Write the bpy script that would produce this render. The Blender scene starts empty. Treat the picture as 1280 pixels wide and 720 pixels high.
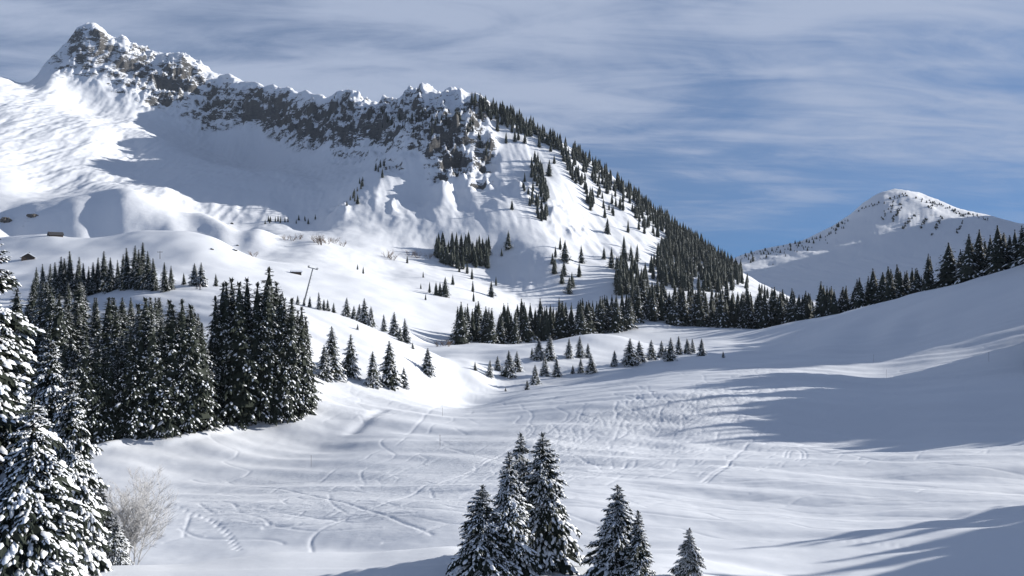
import bpy, math, random, time
import numpy as np
T0 = time.time()
random.seed(7); RNG = np.random.default_rng(11)
SC = bpy.context.scene
COL = SC.collection

# ------------------------------------------------------------------ camera
F_PX = 1044.0                       # focal length in pixels of a 1280 x 720 frame
cam_d = bpy.data.cameras.new('camera'); cam = bpy.data.objects.new('camera', cam_d)
COL.objects.link(cam)
cam_d.sensor_width = 36.0; cam_d.lens = 36.0 * F_PX / 1280.0
cam_d.clip_start = 0.5; cam_d.clip_end = 20000.0
cam.location = (0, 0, 0); cam.rotation_euler = (math.radians(90), 0, 0)
SC.camera = cam

# ------------------------------------------------------------------ sun, sky, exposure
SUN_AZ, SUN_EL = math.radians(68.0), math.radians(17.5)     # azimuth measured from +Y towards +X
S = np.array([math.sin(SUN_AZ)*math.cos(SUN_EL), math.cos(SUN_AZ)*math.cos(SUN_EL), math.sin(SUN_EL)])
sun_d = bpy.data.lights.new('sun', 'SUN'); sun = bpy.data.objects.new('sun', sun_d); COL.objects.link(sun)
sun_d.energy = 5.0; sun_d.angle = math.radians(0.55); sun_d.color = (1.0, 0.96, 0.90)
from mathutils import Vector
sun.rotation_euler = Vector(S).to_track_quat('Z', 'Y').to_euler()
sun.location = (300, 150, 300)
SC.view_settings.view_transform = 'Standard'; SC.view_settings.look = 'None'
SC.view_settings.gamma = 1.0; SC.view_settings.use_curve_mapping = False
SC.view_settings.exposure = 0.84

world = bpy.data.worlds.new('World'); SC.world = world; world.use_nodes = True
wn, wl = world.node_tree.nodes, world.node_tree.links
wn.clear()
def N(nodes, typ, **kw):
    n = nodes.new(typ)
    for k, v in kw.items():
        if k.startswith('i_'): n.inputs[int(k[2:])].default_value = v
        else: setattr(n, k, v)
    return n
def M(nodes, links, op, a, b=None, c=None, clamp=False):
    n = nodes.new('ShaderNodeMath'); n.operation = op; n.use_clamp = clamp
    for i, v in enumerate((a, b, c)):
        if v is None: continue
        if isinstance(v, (int, float)): n.inputs[i].default_value = v
        else: links.new(v, n.inputs[i])
    return n.outputs[0]
def ramp(nodes, links, fac, stops, interp='EASE'):
    n = nodes.new('ShaderNodeValToRGB'); n.color_ramp.interpolation = interp
    el = n.color_ramp.elements
    while len(el) < len(stops): el.new(0.5)
    for e, (p, c) in zip(el, stops):
        e.position = p; e.color = c if len(c) == 4 else (*c, 1)
    links.new(fac, n.inputs[0]); return n.outputs[0]
out = N(wn, 'ShaderNodeOutputWorld'); bg = N(wn, 'ShaderNodeBackground')
SKY_STRENGTH = 0.037
bg.inputs[1].default_value = SKY_STRENGTH
sky = N(wn, 'ShaderNodeTexSky', sky_type='NISHITA', sun_disc=False, sun_elevation=SUN_EL, sun_rotation=SUN_AZ,
        altitude=1700.0, air_density=1.0, dust_density=0.2, ozone_density=3.0)
tc = N(wn, 'ShaderNodeTexCoord')
sep = N(wn, 'ShaderNodeSeparateXYZ'); wl.new(tc.outputs['Generated'], sep.inputs[0])
dx, dy, dz = sep.outputs
# clear mountain air: the horizon looks like the sky a little higher up, all the way round
lift = N(wn, 'ShaderNodeCombineXYZ'); wl.new(dx, lift.inputs[0]); wl.new(dy, lift.inputs[1])
wl.new(M(wn, wl, 'MULTIPLY_ADD', M(wn, wl, 'MAXIMUM', dz, 0.0), 0.8, 0.22), lift.inputs[2])
lnorm = N(wn, 'ShaderNodeVectorMath', operation='NORMALIZE'); wl.new(lift.outputs[0], lnorm.inputs[0]); wl.new(lnorm.outputs[0], sky.inputs[0])
zz = M(wn, wl, 'ADD', M(wn, wl, 'MAXIMUM', dz, 0.0), 0.16)          # flat cloud layer seen in perspective
cx = M(wn, wl, 'DIVIDE', dx, zz); cy = M(wn, wl, 'DIVIDE', dy, zz)
comb = N(wn, 'ShaderNodeCombineXYZ'); wl.new(cx, comb.inputs[0]); wl.new(cy, comb.inputs[1])
mp = N(wn, 'ShaderNodeMapping'); wl.new(comb.outputs[0], mp.inputs[0])
mp.inputs['Rotation'].default_value = (0, 0, math.radians(-34)); mp.inputs['Scale'].default_value = (0.62, 1.0, 1)
n1 = N(wn, 'ShaderNodeTexNoise'); wl.new(mp.outputs[0], n1.inputs['Vector'])
n1.inputs['Scale'].default_value = 1.35; n1.inputs['Detail'].default_value = 9; n1.inputs['Roughness'].default_value = 0.52
n1.inputs['Distortion'].default_value = 0.9
mp2 = N(wn, 'ShaderNodeMapping'); wl.new(comb.outputs[0], mp2.inputs[0])
mp2.inputs['Rotation'].default_value = (0, 0, math.radians(-38)); mp2.inputs['Scale'].default_value = (0.7, 2.2, 1); mp2.inputs['Location'].default_value = (3.1, 1.7, 0)
n2 = N(wn, 'ShaderNodeTexNoise'); wl.new(mp2.outputs[0], n2.inputs['Vector'])
n2.inputs['Scale'].default_value = 2.6; n2.inputs['Detail'].default_value = 8; n2.inputs['Roughness'].default_value = 0.66
n2.inputs['Distortion'].default_value = 0.7
cl = M(wn, wl, 'ADD', M(wn, wl, 'MULTIPLY', n1.outputs[0], 0.58), M(wn, wl, 'MULTIPLY', n2.outputs[0], 0.42))
# the veil is thinner towards the horizon and thicker overhead, all the way round
veil = M(wn, wl, 'MULTIPLY_ADD', dz, 0.5, -0.09)
cl = M(wn, wl, 'ADD', cl, M(wn, wl, 'MINIMUM', veil, 0.06))
mask = ramp(wn, wl, cl, [(0.37, (0, 0, 0)), (0.64, (1, 1, 1))])
mask = M(wn, wl, 'MULTIPLY_ADD', mask, 0.72, 0.16)
hz = ramp(wn, wl, dz, [(0.0, (0, 0, 0)), (0.17, (1, 1, 1)), (0.36, (1, 1, 1)), (0.75, (.3, .3, .3))])   # thickest where the layer is seen at a slant
mask = M(wn, wl, 'MULTIPLY', mask, M(wn, wl, 'MULTIPLY_ADD', hz, 0.85, 0.15))
mix = N(wn, 'ShaderNodeMix', data_type='RGBA')
wl.new(mask, mix.inputs[0]); tint = N(wn, 'ShaderNodeMix', data_type='RGBA', blend_type='MULTIPLY'); tint.inputs[0].default_value = 1.0; tint.inputs[7].default_value = (0.92, 1.25, 1.48, 1)
wl.new(sky.outputs[0], tint.inputs[6]); wl.new(tint.outputs[2], mix.inputs[6]); mix.inputs[7].default_value = (6.4, 7.4, 9.7, 1)
wl.new(mix.outputs[2], bg.inputs[0]); wl.new(bg.outputs[0], out.inputs[0])

# ------------------------------------------------------------------ noise
_pr = np.random.default_rng(3); _perm = _pr.permutation(1024).astype(np.int32); _perm2 = np.concatenate([_perm, _perm])
_ga = _pr.random(1024)*2*math.pi; _gx = np.cos(_ga).astype(np.float32); _gy = np.sin(_ga).astype(np.float32)
def gnoise(x, y, seed=0):
    x0 = np.floor(x); y0 = np.floor(y); fx = (x-x0).astype(np.float32); fy = (y-y0).astype(np.float32)
    ix = (x0.astype(np.int32) + seed*37) & 1023; iy = (y0.astype(np.int32) + seed*101) & 1023
    ux = fx*fx*fx*(fx*(fx*6-15)+10); uy = fy*fy*fy*(fy*(fy*6-15)+10)
    p0 = _perm[ix]; p1 = _perm[(ix+1) & 1023]; iy1 = (iy+1) & 1023
    h00 = _perm2[p0+iy]; h10 = _perm2[p1+iy]; h01 = _perm2[p0+iy1]; h11 = _perm2[p1+iy1]
    g00 = _gx[h00]*fx + _gy[h00]*fy; g10 = _gx[h10]*(fx-1) + _gy[h10]*fy
    g01 = _gx[h01]*fx + _gy[h01]*(fy-1); g11 = _gx[h11]*(fx-1) + _gy[h11]*(fy-1)
    a_ = g00+(g10-g00)*ux; b_ = g01+(g11-g01)*ux
    return (a_+(b_-a_)*uy)*1.5
def fbm(x, y, octv=5, seed=0, gain=0.5, lac=2.03):
    a = 1.0; s = 0; 
    for o in range(octv):
        s = s + a*gnoise(x, y, seed+o*17); x = x*lac+13.7; y = y*lac-7.3; a *= gain
    return s
def ridged(x, y, octv=5, seed=0, gain=0.55, lac=2.05):
    a = 1.0; s = 0; w = 1.0
    for o in range(octv):
        n = 1-np.abs(gnoise(x, y, seed+o*31)); n = n*n
        s = s + a*n*w; w = np.clip(n*1.4, 0, 1); x = x*lac+5.1; y = y*lac+9.2; a *= gain
    return s
def sstep(a, b, x):
    t = np.clip((x-a)/(b-a), 0, 1); return t*t*(3-2*t)

# ------------------------------------------------------------------ terrain: feature lines surveyed as (bearing, elevation, distance)
# every line is a run of points (px, py, depth in metres); the land is one height field through all of them
def row(Y, pts): return [(a, b, Y) for a, b in pts]
LINES = [
 (.06, row(14, [(-900,1500),(640,1500),(2300,1500)])),
 (.06, row(32, [(-900,860),(-200,870),(640,890),(1280,880),(2300,830)])),
 (.03, [(-900,650,50),(-300,690,50),(100,706,50),(220,706,51),(340,694,54),(450,699,52),(560,688,54),(700,702,52),(830,712,50),(950,724,52),(1280,728,55),(1700,700,60),(2300,640,60)]),
 (.04, row(66, [(-900,660),(-300,738),(100,732),(220,722),(340,708),(450,712),(560,708),(700,700),(830,690),(1000,688),(1280,675),(1700,640),(2300,560)])),
 (.06, row(90, [(-900,600),(-300,640),(0,640),(200,650),(300,648),(450,642),(560,637),(700,634),(900,640),(1100,640),(1280,632),(1700,605),(2300,560)])),
 (.05, row(113, [(-900,560),(-300,600),(0,602),(130,602),(300,598),(450,592),(600,588),(740,581),(900,574),(1080,576),(1280,570),(1700,535),(2300,470)])),
 (.05, row(128, [(600,566),(740,567),(900,567),(1080,566),(1280,556)])),
 (.06, [(-900,520,140),(-300,560,140),(0,562,135),(130,556,132),(260,546,138),(400,538,148),(500,545,142),(600,550,140),(750,543,140),(900,538,140),(1100,525,150),(1280,505,150),(1500,478,150),(1700,455,150),(2300,385,150)]),
 (.05, [(430,505,172),(500,504,180),(520,500,190),(600,505,190),(700,487,215),(850,466,240),(1000,456,242),(1100,462,232),(1200,450,222),(1280,428,225),(1500,396,215),(1700,372,210),(2300,300,210)]),
 (.05, [(-900,440,190),(-300,470,190),(0,470,180),(130,465,180),(260,455,180),(350,460,180),(430,470,195),(490,479,203),(535,468,232),(565,458,255)]),
 (.025, [(-900,360,250),(-300,380,250),(0,375,260),(100,372,260),(170,357,262),(240,355,262),(300,361,258),(350,371,254),(400,385,250),(450,402,247),(500,424,245),(530,440,245),(556,449,255)]),
 (.03, [(-900,390,300),(-300,402,300),(0,396,300),(100,393,300),(240,382,300),(350,397,300),(450,425,300),(520,446,300),(565,445,300)]),
 (.02, [(590,456,262),(620,468,268),(660,474,264),(700,468,275),(780,456,290),(830,450,296),(880,445,302),(930,446,305)]),
 (.02, [(605,455,285),(650,452,290),(690,453,292),(760,448,305)]),
 (.02, [(600,438,325),(650,430,340),(700,423,345),(740,418,348),(770,421,346),(800,430,340)]),
 (.03, [(600,434,400),(680,436,395),(740,434,395),(800,433,395),(880,436,360),(950,430,400)]),
 (.03, [(540,432,450),(580,431,465),(640,430,480),(700,427,490),(780,419,510),(850,409,550),(900,409,560),(950,412,560)]),
 (.02, [(770,412,545),(800,402,560),(830,400,570)]),
 (.025, [(960,411,520),(1000,402,500),(1060,390,470),(1120,376,440),(1200,352,400),(1280,328,365),(1400,292,345),(1600,252,335),(2300,150,330)]),
 (.03, [(960,412,580),(1000,407,570),(1120,390,520),(1200,372,480),(1280,350,440),(1400,325,430),(1600,300,430),(2300,215,430)]),
 (.04, [(1100,418,320),(1200,398,295),(1280,376,285),(1000,434,340)]),
 (.05, row(700, [(1000,398),(1280,388),(1700,330),(2300,200)])),
 # far side of the valley
 (.04, [(-900,300,600),(-300,335,600),(36,326,600),(120,324,600),(250,338,560),(350,371,500),(450,394,480),(500,412,440)]),
 (.04, [(100,352,430),(240,362,400),(350,380,400)]),
 (.03, [(-900,270,760),(-300,290,760),(20,297,760),(62,297,750),(110,303,750),(160,294,745),(200,290,740),(240,292,735),(270,299,725),(320,323,700),(380,337,690),(450,346,720),(540,376,700),(560,398,630),(640,398,680),(720,396,720),(850,388,800),(950,380,850),(1010,380,880)]),
 (.025, [(20,301,845),(110,300,850),(200,298,855),(260,303,850),(330,308,850)]),
 (.03, [(300,297,930),(350,296,930),(385,297,930),(440,306,950),(500,309,990),(540,311,1010),(620,313,1030)]),
 (.045, [(-300,235,1020),(0,254,940),(50,250,965),(100,245,990),(150,235,1000),(185,244,985),(215,262,960),(250,266,960)]),
 (.03, [(40,281,872),(100,276,876),(150,272,880),(210,274,888),(260,281,892),(320,286,895)]),
 (.045, [(90,240,1080),(150,236,1090),(215,256,1060)]),
 (.03, [(470,338,840),(540,345,860),(640,366,900),(720,380,880)]),
 (.03, [(-900,180,1200),(-300,190,1200),(-100,205,1150),(0,205,1150),(50,218,1180),(120,215,1250)]),
 (.04, [(-900,110,1600),(-300,125,1600),(0,150,1520),(100,158,1600),(170,176,1620)]),
 (.03, [(-900,60,2200),(-300,75,2200),(-100,90,2200),(0,96,2200),(50,90,2210)]),
 # main ridge
 (.005, [(55,82,2240),(70,68,2260),(82,60,2270),(92,48,2285),(98,38,2292),(106,36,2296),(114,29,2300),(120,30,2300),(130,38,2302),(141,49,2304),(147,50,2304),(152,43,2306),(157,46,2307),(166,59,2310),(190,67,2325),(205,72,2335),(222,68,2340),(240,74,2335),(262,90,2330),(290,96,2310),(320,101,2250),(360,111,2080),(400,118,1900),(422,119,1810),(440,116,1750),(470,122,1660),(500,123,1600),(515,118,1580),(530,112,1560),(548,119,1530),(575,114,1490),(600,122,1450),(640,143,1450),(700,176,1480),(760,216,1500),(820,263,1510),(870,301,1500),(920,336,1420),(960,360,1300),(990,374,1150)]),
 (.02, [(55,140,2500),(115,110,2600),(205,135,2620),(290,155,2600),(400,170,2170),(500,185,1830),(600,190,1720),(700,240,1750),(820,312,1780),(920,350,1680),(1010,377,1400)]),
 (.05, [(-900,140,2700),(-300,150,2700),(200,200,2800),(500,250,2400),(700,310,2100)]),
 # foot of the cliffs, then the bowl
 (.012, [(20,104,2080),(60,98,2090),(110,118,2090),(170,124,2120),(220,148,2120),(265,165,2140),(330,164,2090),(390,184,1740),(440,195,1530),(480,190,1450)]),
 (.04, [(160,182,1600),(200,205,1450),(250,218,1340),(300,215,1430),(350,222,1400),(400,228,1360),(430,215,1450)]),
 (.04, [(250,272,1060),(300,270,1110),(350,272,1110),(385,282,1090)]),
 (.04, [(250,245,1180),(310,243,1250),(380,252,1230)]),
 # spur running down to the camera, and the sunny face to its right
 (.01, [(598,130,1425),(575,156,1350),(545,178,1295),(510,195,1275),(480,211,1250),(448,240,1180),(420,270,1090),(398,289,1030)]),
 (.02, [(560,206,1235),(560,228,1195),(600,205,1270),(500,238,1200),(640,238,1200)]),
 (.03, [(470,270,1090),(540,272,1085),(620,275,1080),(690,300,1060)]),
 (.02, [(620,160,1385),(660,196,1340),(700,232,1260)]),
 (.03, [(740,260,1270),(780,300,1190),(700,342,950),(800,345,1000),(860,335,1200),(900,362,1010)]),
 # far mountain on the right and the land behind it; unseen higher ridge added past the right edge to shade it
 (.015, [(900,330,2650),(930,318,2700),(965,309,2720),(1000,301,2750),(1030,289,2800),(1050,277,2850),(1075,258,2920),(1095,243,2980),(1112,238,3000),(1130,238,3000),(1150,242,2980),(1180,254,2900),(1210,264,2820),(1240,272,2740),(1290,288,2600),(1340,290,2560),(1420,150,2700),(1500,10,2750),(1700,-20,2750),(2300,10,2700)]),
 (.04, [(900,345,3200),(1000,330,3300),(1130,300,3500),(1300,310,3500),(1700,250,3500)]),
 (.04, [(950,362,2000),(1000,368,1900),(1080,362,1950),(1180,350,1950),(1290,335,1900),(1500,270,1800),(1700,200,1800),(2300,190,1800)]),
 (.05, [(1000,330,2350),(1060,312,2450),(1130,298,2500),(1200,308,2400)]),
 (.06, [(1010,384,1300),(1130,378,1400),(1280,365,1300),(1700,290,1200)]),
]
def densify(pts, du=0.045):
    o = []
    for (a, b) in zip(pts[:-1], pts[1:]):
        d = math.hypot((a[0]-b[0])/F_PX, 0.35*math.log(a[2]/b[2])); n = max(1, int(math.ceil(d/du)))
        for i in range(n):
            t = i/n; o.append((a[0]+(b[0]-a[0])*t, a[1]+(b[1]-a[1])*t, math.exp(math.log(a[2])*(1-t)+math.log(b[2])*t)))
    o.append(pts[-1]); return o
KV = 0.35
_P = []
for c, pts in LINES:
    for (px, py, Y) in densify(pts, max(0.04, 1.6*c)): _P.append(((px-640)/F_PX, KV*math.log(Y), (360-py)/F_PX, c))
_P = np.array(_P)
_U, _V, _E, _C = _P.T
def _phi(u, v): return np.sqrt((u[:, None]-_U)**2 + (v[:, None]-_V)**2 + _C**2)
_n = len(_P)
_A = np.zeros((_n+3, _n+3)); _A[:_n, :_n] = _phi(_U, _V) - 2e-4*np.eye(_n)
_A[:_n, _n] = 1; _A[:_n, _n+1] = _U; _A[:_n, _n+2] = _V; _A[_n:, :_n] = _A[:_n, _n:].T
_W = np.linalg.solve(_A, np.concatenate([_E, np.zeros(3)]))
def base_e(u, Y):
    u = np.asarray(u, float).ravel(); v = KV*np.log(np.asarray(Y, float).ravel()); r = np.empty(len(u))
    for i in range(0, len(u), 20000):
        s = slice(i, i+20000)
        r[s] = _phi(u[s], v[s]) @ _W[:_n] + _W[_n] + _W[_n+1]*u[s] + _W[_n+2]*v[s]
    return r

# ------------------------------------------------------------------ terrain grid
U_COLS = np.concatenate([np.linspace(-1.45, -0.66, 26, endpoint=False), np.linspace(-0.66, 0.36, 690, endpoint=False),
                         np.linspace(0.36, 0.66, 190, endpoint=False), np.linspace(0.66, 1.55, 90)])
Y_ROWS = np.concatenate([np.geomspace(14, 46, 24, endpoint=False), np.geomspace(46, 72, 45, endpoint=False), np.geomspace(72, 230, 390, endpoint=False), np.geomspace(230, 300, 50, endpoint=False),
                         np.geomspace(300, 700, 100, endpoint=False), np.geomspace(700, 1000, 65, endpoint=False),
                         np.linspace(1000, 2350, 340, endpoint=False), np.geomspace(2350, 4200, 70)])
NR, NC = len(Y_ROWS), len(U_COLS)
UU, YY = np.meshgrid(U_COLS, Y_ROWS)
XX = UU*YY
def coarse_idx(n, k):
    i = np.arange(0, n, k); return i if i[-1] == n-1 else np.append(i, n-1)
def upsample(A, idx, n, axis):
    """Catmull-Rom between the coarse samples idx"""
    A = np.moveaxis(A, axis, 0); t = np.interp(np.arange(n), idx, np.arange(len(idx)))
    i = np.clip(np.floor(t).astype(int), 0, len(idx)-2); f = (t-i)[:, None]
    g = lambda k: A[np.clip(i+k, 0, len(idx)-1)]
    p0, p1, p2, p3 = g(-1), g(0), g(1), g(2)
    r = p1 + .5*f*(p2-p0 + f*(2*p0-5*p1+4*p2-p3 + f*(3*(p1-p2)+p3-p0)))
    return np.moveaxis(r, 0, axis)
_ri, _ci = coarse_idx(NR, 2), coarse_idx(NC, 3)
_uc, _yc = np.meshgrid(U_COLS[_ci], Y_ROWS[_ri])
E0 = upsample(upsample(base_e(_uc, _yc).reshape(len(_ri), len(_ci)), _ci, NC, 1), _ri, NR, 0)
PX, PY = 640+F_PX*UU, 360-F_PX*E0
def blob(lst):
    r = np.zeros_like(UU)
    for (px, py, rx, ry, s) in lst:
        d2 = ((PX-px)/rx)**2 + ((PY-py)/ry)**2
        r = np.maximum(r, s*np.exp(-d2**1.5))
    return r
far = sstep(1000, 1150, YY)
ROCK = blob([(115,62,50,45,1),(80,80,30,22,.8),(165,85,45,40,1),(215,105,55,42,1),(265,130,50,38,.95),(310,135,40,30,1),(350,140,40,30,.9),(385,155,45,32,1),
             (430,150,45,42,.95),(475,150,45,42,.95),(525,150,45,42,1),(560,165,40,55,1),(565,205,38,26,1.05),(590,150,28,30,.9),(606,190,18,26,.9),(270,155,28,14,.7),
             (600,228,20,10,.75),(440,195,40,12,.6),(490,205,24,12,.7),(425,265,14,14,.6),(700,262,22,12,.45),(720,290,16,12,.5),(655,235,14,16,.5),
             (492,262,10,22,.35),(640,155,25,12,.4),(690,285,10,10,.4)])*far*(1-sstep(2330, 2480, YY))
ROCK = np.maximum(ROCK, blob([(20,278,34,7,.75),(5,272,12,12,.7)])*sstep(780, 820, YY)*(1-sstep(1000, 1050, YY)))
FROCK = blob([(1130,262,50,24,.55),(1180,270,45,18,.5)])*sstep(2200, 2400, YY)
# medium and fine relief
dz = np.zeros_like(E0)
mid = sstep(620, 900, YY)
r1 = int(np.searchsorted(Y_ROWS, 620)); X_, Y_, R_ = XX[r1:], YY[r1:], ROCK[r1:]
warp = 60*fbm(X_/260, Y_/260, 3, 5)
cl1 = ridged((X_+warp)/150, (Y_+warp*.6)/230, 6, 3) - 1.05
cl2 = ridged((X_-0.4*warp)/34, Y_/70, 5, 41) - 1.0
step = fbm(X_/70, Y_/90, 4, 19)
terr = (np.abs(((E0[r1:]*Y_ + 22*step)/34.0) % 1.0 - 0.5)*2)**2      # ledges
gul = fbm((X_+0.35*Y_)/46, (Y_-0.2*X_)/330, 4, 77)
REL = R_**1.6*far[r1:]*(0.5+0.5*sstep(150, 210, PX[r1:]))
dz[r1:] = REL*(32*cl1 + 19*cl2 + 13*terr) + mid[r1:]*far[r1:]*(1-np.clip(R_*1.3, 0, 1))*(2.4*gul + 0.8*fbm(X_/30, Y_/70, 3, 8) - 1.5*np.abs(gnoise((X_+.15*Y_)/15, Y_/190, 55))) \
   + mid[r1:]*2.4*fbm(X_/85, Y_/85, 4, 23) + FROCK[r1:]*3*cl2 + sstep(2200, 2500, Y_)*4*fbm(X_/110, Y_/140, 3, 61)
# avalanche cones at the foot of the sunny face
cone = (blob([(655,345,28,38,1),(540,290,60,20,.5),(500,285,16,26,.6)])*sstep(850, 900, YY))[r1:]
dz[r1:] += cone*(1.3*fbm(X_/14, Y_/40, 5, 91))
# near snow: soft rolls, wind texture
r2 = int(np.searchsorted(Y_ROWS, 910)); X_, Y_ = XX[:r2], YY[:r2]
near = 1-sstep(330, 620, Y_)
dz[:r2] += near*(1.75*gnoise(X_/50+3.3, Y_/34, 101) + 0.5*fbm(X_/20+.08*Y_, Y_/15, 2, 107) + 0.05*fbm(X_/5, Y_/4, 3, 131))*sstep(40, 60, Y_)
dz[:r2] += sstep(250, 420, Y_)*(1-mid[:r2])*(1.4*fbm(X_/60, Y_/60, 3, 151))
Z = E0*YY + dz
def grid_at(A, x, Y):
    """bilinear sample of a grid array at world x, Y"""
    u = x/Y
    c = int(np.clip(np.searchsorted(U_COLS, u)-1, 0, NC-2)); r = int(np.clip(np.searchsorted(Y_ROWS, Y)-1, 0, NR-2))
    a = min(max((u-U_COLS[c])/(U_COLS[c+1]-U_COLS[c]), 0), 1); b = min(max((Y-Y_ROWS[r])/(Y_ROWS[r+1]-Y_ROWS[r]), 0), 1)
    return (A[r, c]*(1-a)+A[r, c+1]*a)*(1-b) + (A[r+1, c]*(1-a)+A[r+1, c+1]*a)*b
def ground(x, Y): return float(grid_at(Z, x, Y))
def at(px, py, ymin=20.0, ymax=4000.0):
    """where the sight line through a surveyed bearing and elevation meets the land"""
    u = (px-640)/F_PX; t = (360-py)/F_PX
    c = int(np.clip(np.searchsorted(U_COLS, u)-1, 0, NC-2)); a = (u-U_COLS[c])/(U_COLS[c+1]-U_COLS[c])
    e = (Z[:, c]*(1-a)+Z[:, c+1]*a)/Y_ROWS
    ok = np.where((e >= t) & (Y_ROWS > ymin) & (Y_ROWS < ymax))[0]
    if len(ok) == 0: return None
    r = ok[0]; Y = Y_ROWS[r]
    if r > 0 and e[r-1] < t: Y = Y_ROWS[r-1] + (t-e[r-1])/(e[r]-e[r-1]+1e-12)*(Y_ROWS[r]-Y_ROWS[r-1])
    return (u*Y, Y, ground(u*Y, Y))

# ------------------------------------------------------------------ tracks pressed into the snow (real grooves and berms)
def stamp(paths, depth, width, soft=None):
    """paths: list of (n,2) arrays of world x, Y; negative depth digs"""
    global Z
    pts = []
    for p in paths:
        p = np.asarray(p, float)
        seg = np.hypot(*np.diff(p, axis=0).T); s = np.concatenate([[0], np.cumsum(seg)])
        q = np.arange(0, s[-1], max(0.22, width*0.35))
        pts.append(np.stack([np.interp(q, s, p[:, 0]), np.interp(q, s, p[:, 1])], 1))
    P = np.concatenate(pts)
    P = P[(P[:, 1] > 20) & (P[:, 1] < 690)]
    u = P[:, 0]/P[:, 1]; ci = np.searchsorted(U_COLS, u); ri = np.searchsorted(Y_ROWS, P[:, 1])
    D = np.zeros_like(Z)
    ym = P[:, 1].min()
    kc = int(min(14, math.ceil(1.7*width/(0.00148*max(ym, 60)))+1)); kr = int(min(7, math.ceil(1.7*width/(0.0027*max(ym, 60)))+1))
    for dr in range(-kr, kr+1):
        for dc in range(-kc, kc+1):
            r = np.clip(ri+dr, 0, NR-1); c = np.clip(ci+dc, 0, NC-1)
            d = np.hypot(XX[r, c]-P[:, 0], YY[r, c]-P[:, 1])/width
            v = depth*np.exp(-d*d)
            if depth < 0: np.minimum.at(D, (r, c), v)
            else: np.maximum.at(D, (r, c), v)
    Z = Z + D
def pxpath(pts, n=40, ymax=690):
    w = [at(a, b, 40, ymax) for a, b in pts]; w = np.array([(p[0], p[1]) for p in w if p])
    t = np.linspace(0, 1, len(w)); tt = np.linspace(0, 1, n)
    return np.stack([np.interp(tt, t, w[:, 0]), np.interp(tt, t, w[:, 1])], 1)
def smooth(p, k=5):
    p = np.array(p)
    for _ in range(k): p[1:-1] = (p[:-2]+2*p[1:-1]+p[2:])/4
    return p
def two(p, off=0.35):
    d = np.gradient(p, axis=0); n = np.stack([-d[:, 1], d[:, 0]], 1)/(np.linalg.norm(d, axis=1, keepdims=True)+1e-9)
    return [p+n*off, p-n*off]
# long single tracks and linked turns seen on the open slope
longs = [[(700,612),(800,612),(880,602),(905,585),(930,560),(960,530)], [(905,602),(1000,600),(1100,604),(1200,612),(1290,618)],
         [(690,632),(780,637),(860,647),(930,652),(1000,646),(1100,650)], [(880,552),(985,556),(1080,572),(1180,580),(1290,596)],
         [(480,678),(520,668),(560,655),(640,640),(720,622)], [(330,660),(400,655),(480,630),(560,600),(640,560),(720,520)], [(210,640),(300,640),(350,640),(420,650),(520,640)],
         [(190,612),(300,606),(420,600),(560,575),(700,545)], [(240,600),(360,612),(470,640),(540,668)], [(560,560),(640,580),(740,590),(850,600)]]
stamp([smooth(pxpath(l, 160), 30) for l in longs], -0.08, 0.22)
turns = [[(880,603),(893,592),(905,585),(915,580)], [(983,572),(985,563),(996,560),(1005,565),(1005,573),(995,576)],
         [(913,530),(921,520),(922,512)], [(1115,566),(1130,564),(1145,560)], [(838,545),(850,535),(842,527)]]
stamp(sum([two(smooth(pxpath(l, 60), 8), .3) for l in turns], []), -0.08, 0.16)
def ski_runs(n, zone, length, heading, spread, amp):
    o = []
    for _ in range(n):
        a = RNG.random(2); px = zone[0]+(zone[1]-zone[0])*a[0]; py = zone[2][0]+(zone[2][1]-zone[2][0])*a[0] + (a[1]-.5)*2*zone[3]
        p = at(px, py, 45, 600)
        if p is None: continue
        h = heading + RNG.normal()*spread; L = length*(0.4+1.2*RNG.random()); k = 26
        s = np.linspace(0, L, k); w = amp*(0.3+RNG.random()); ph = RNG.random()*6.3; wl_ = 9+9*RNG.random()
        lat = w*np.sin(s/wl_*6.28+ph) + 0.02*RNG.normal()*s*s/6
        dx_, dy_ = math.cos(h), math.sin(h)
        o.append(np.stack([p[0]+dx_*s-dy_*lat, p[1]+dy_*s+dx_*lat], 1))
    return o
stamp(ski_runs(110, (560, 900, (610, 530), 24), 80, math.radians(32), .30, 1.8), -0.06, 0.20)
stamp(ski_runs(70, (640, 900, (560, 510), 20), 16, math.radians(45), .6, 1.0), -0.07, 0.22)
stamp(ski_runs(45, (760, 960, (530, 495), 16), 16, math.radians(60), .6, 1.0), -0.08, 0.22)
stamp(ski_runs(70, (200, 560, (655, 610), 26), 60, math.radians(22), .35, 1.6), -0.055, 0.20)
stamp(ski_runs(40, (200, 560, (655, 610), 26), 12, math.radians(20), .8, .8), -0.06, 0.2)
stamp(ski_runs(60, (380, 500, (515, 500), 24), 30, math.radians(50), .3, .9), -0.06, 0.24)
stamp(ski_runs(40, (560, 720, (500, 470), 12), 20, math.radians(15), .4, .9), -0.08, 0.24)
# trail of footprints in the hollow, piste edge berm, cut bank below the wood
foot = smooth(pxpath([(190,623),(225,636),(262,650),(285,668),(296,688)], 40), 10)
steps = []
for i in range(0, 40, 1):
    sgn = 0.18 if i % 2 else -0.18
    q = foot[i] + np.array([sgn, 0.0]); steps.append(np.stack([q, q+np.array([0.12, 0.22])]))
stamp(steps, -0.08, 0.15)
stamp([smooth(pxpath([(586,474),(564,492),(544,510),(524,529),(507,543)], 80), 10)], -0.07, 0.3)
stamp([smooth(pxpath([(118,562),(160,552),(210,553),(262,541),(300,533)], 80), 4)], 0.55, 1.2)
stamp([smooth(pxpath([(440,540),(462,520),(478,512)], 60), 6)], -0.35, 1.4)

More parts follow.
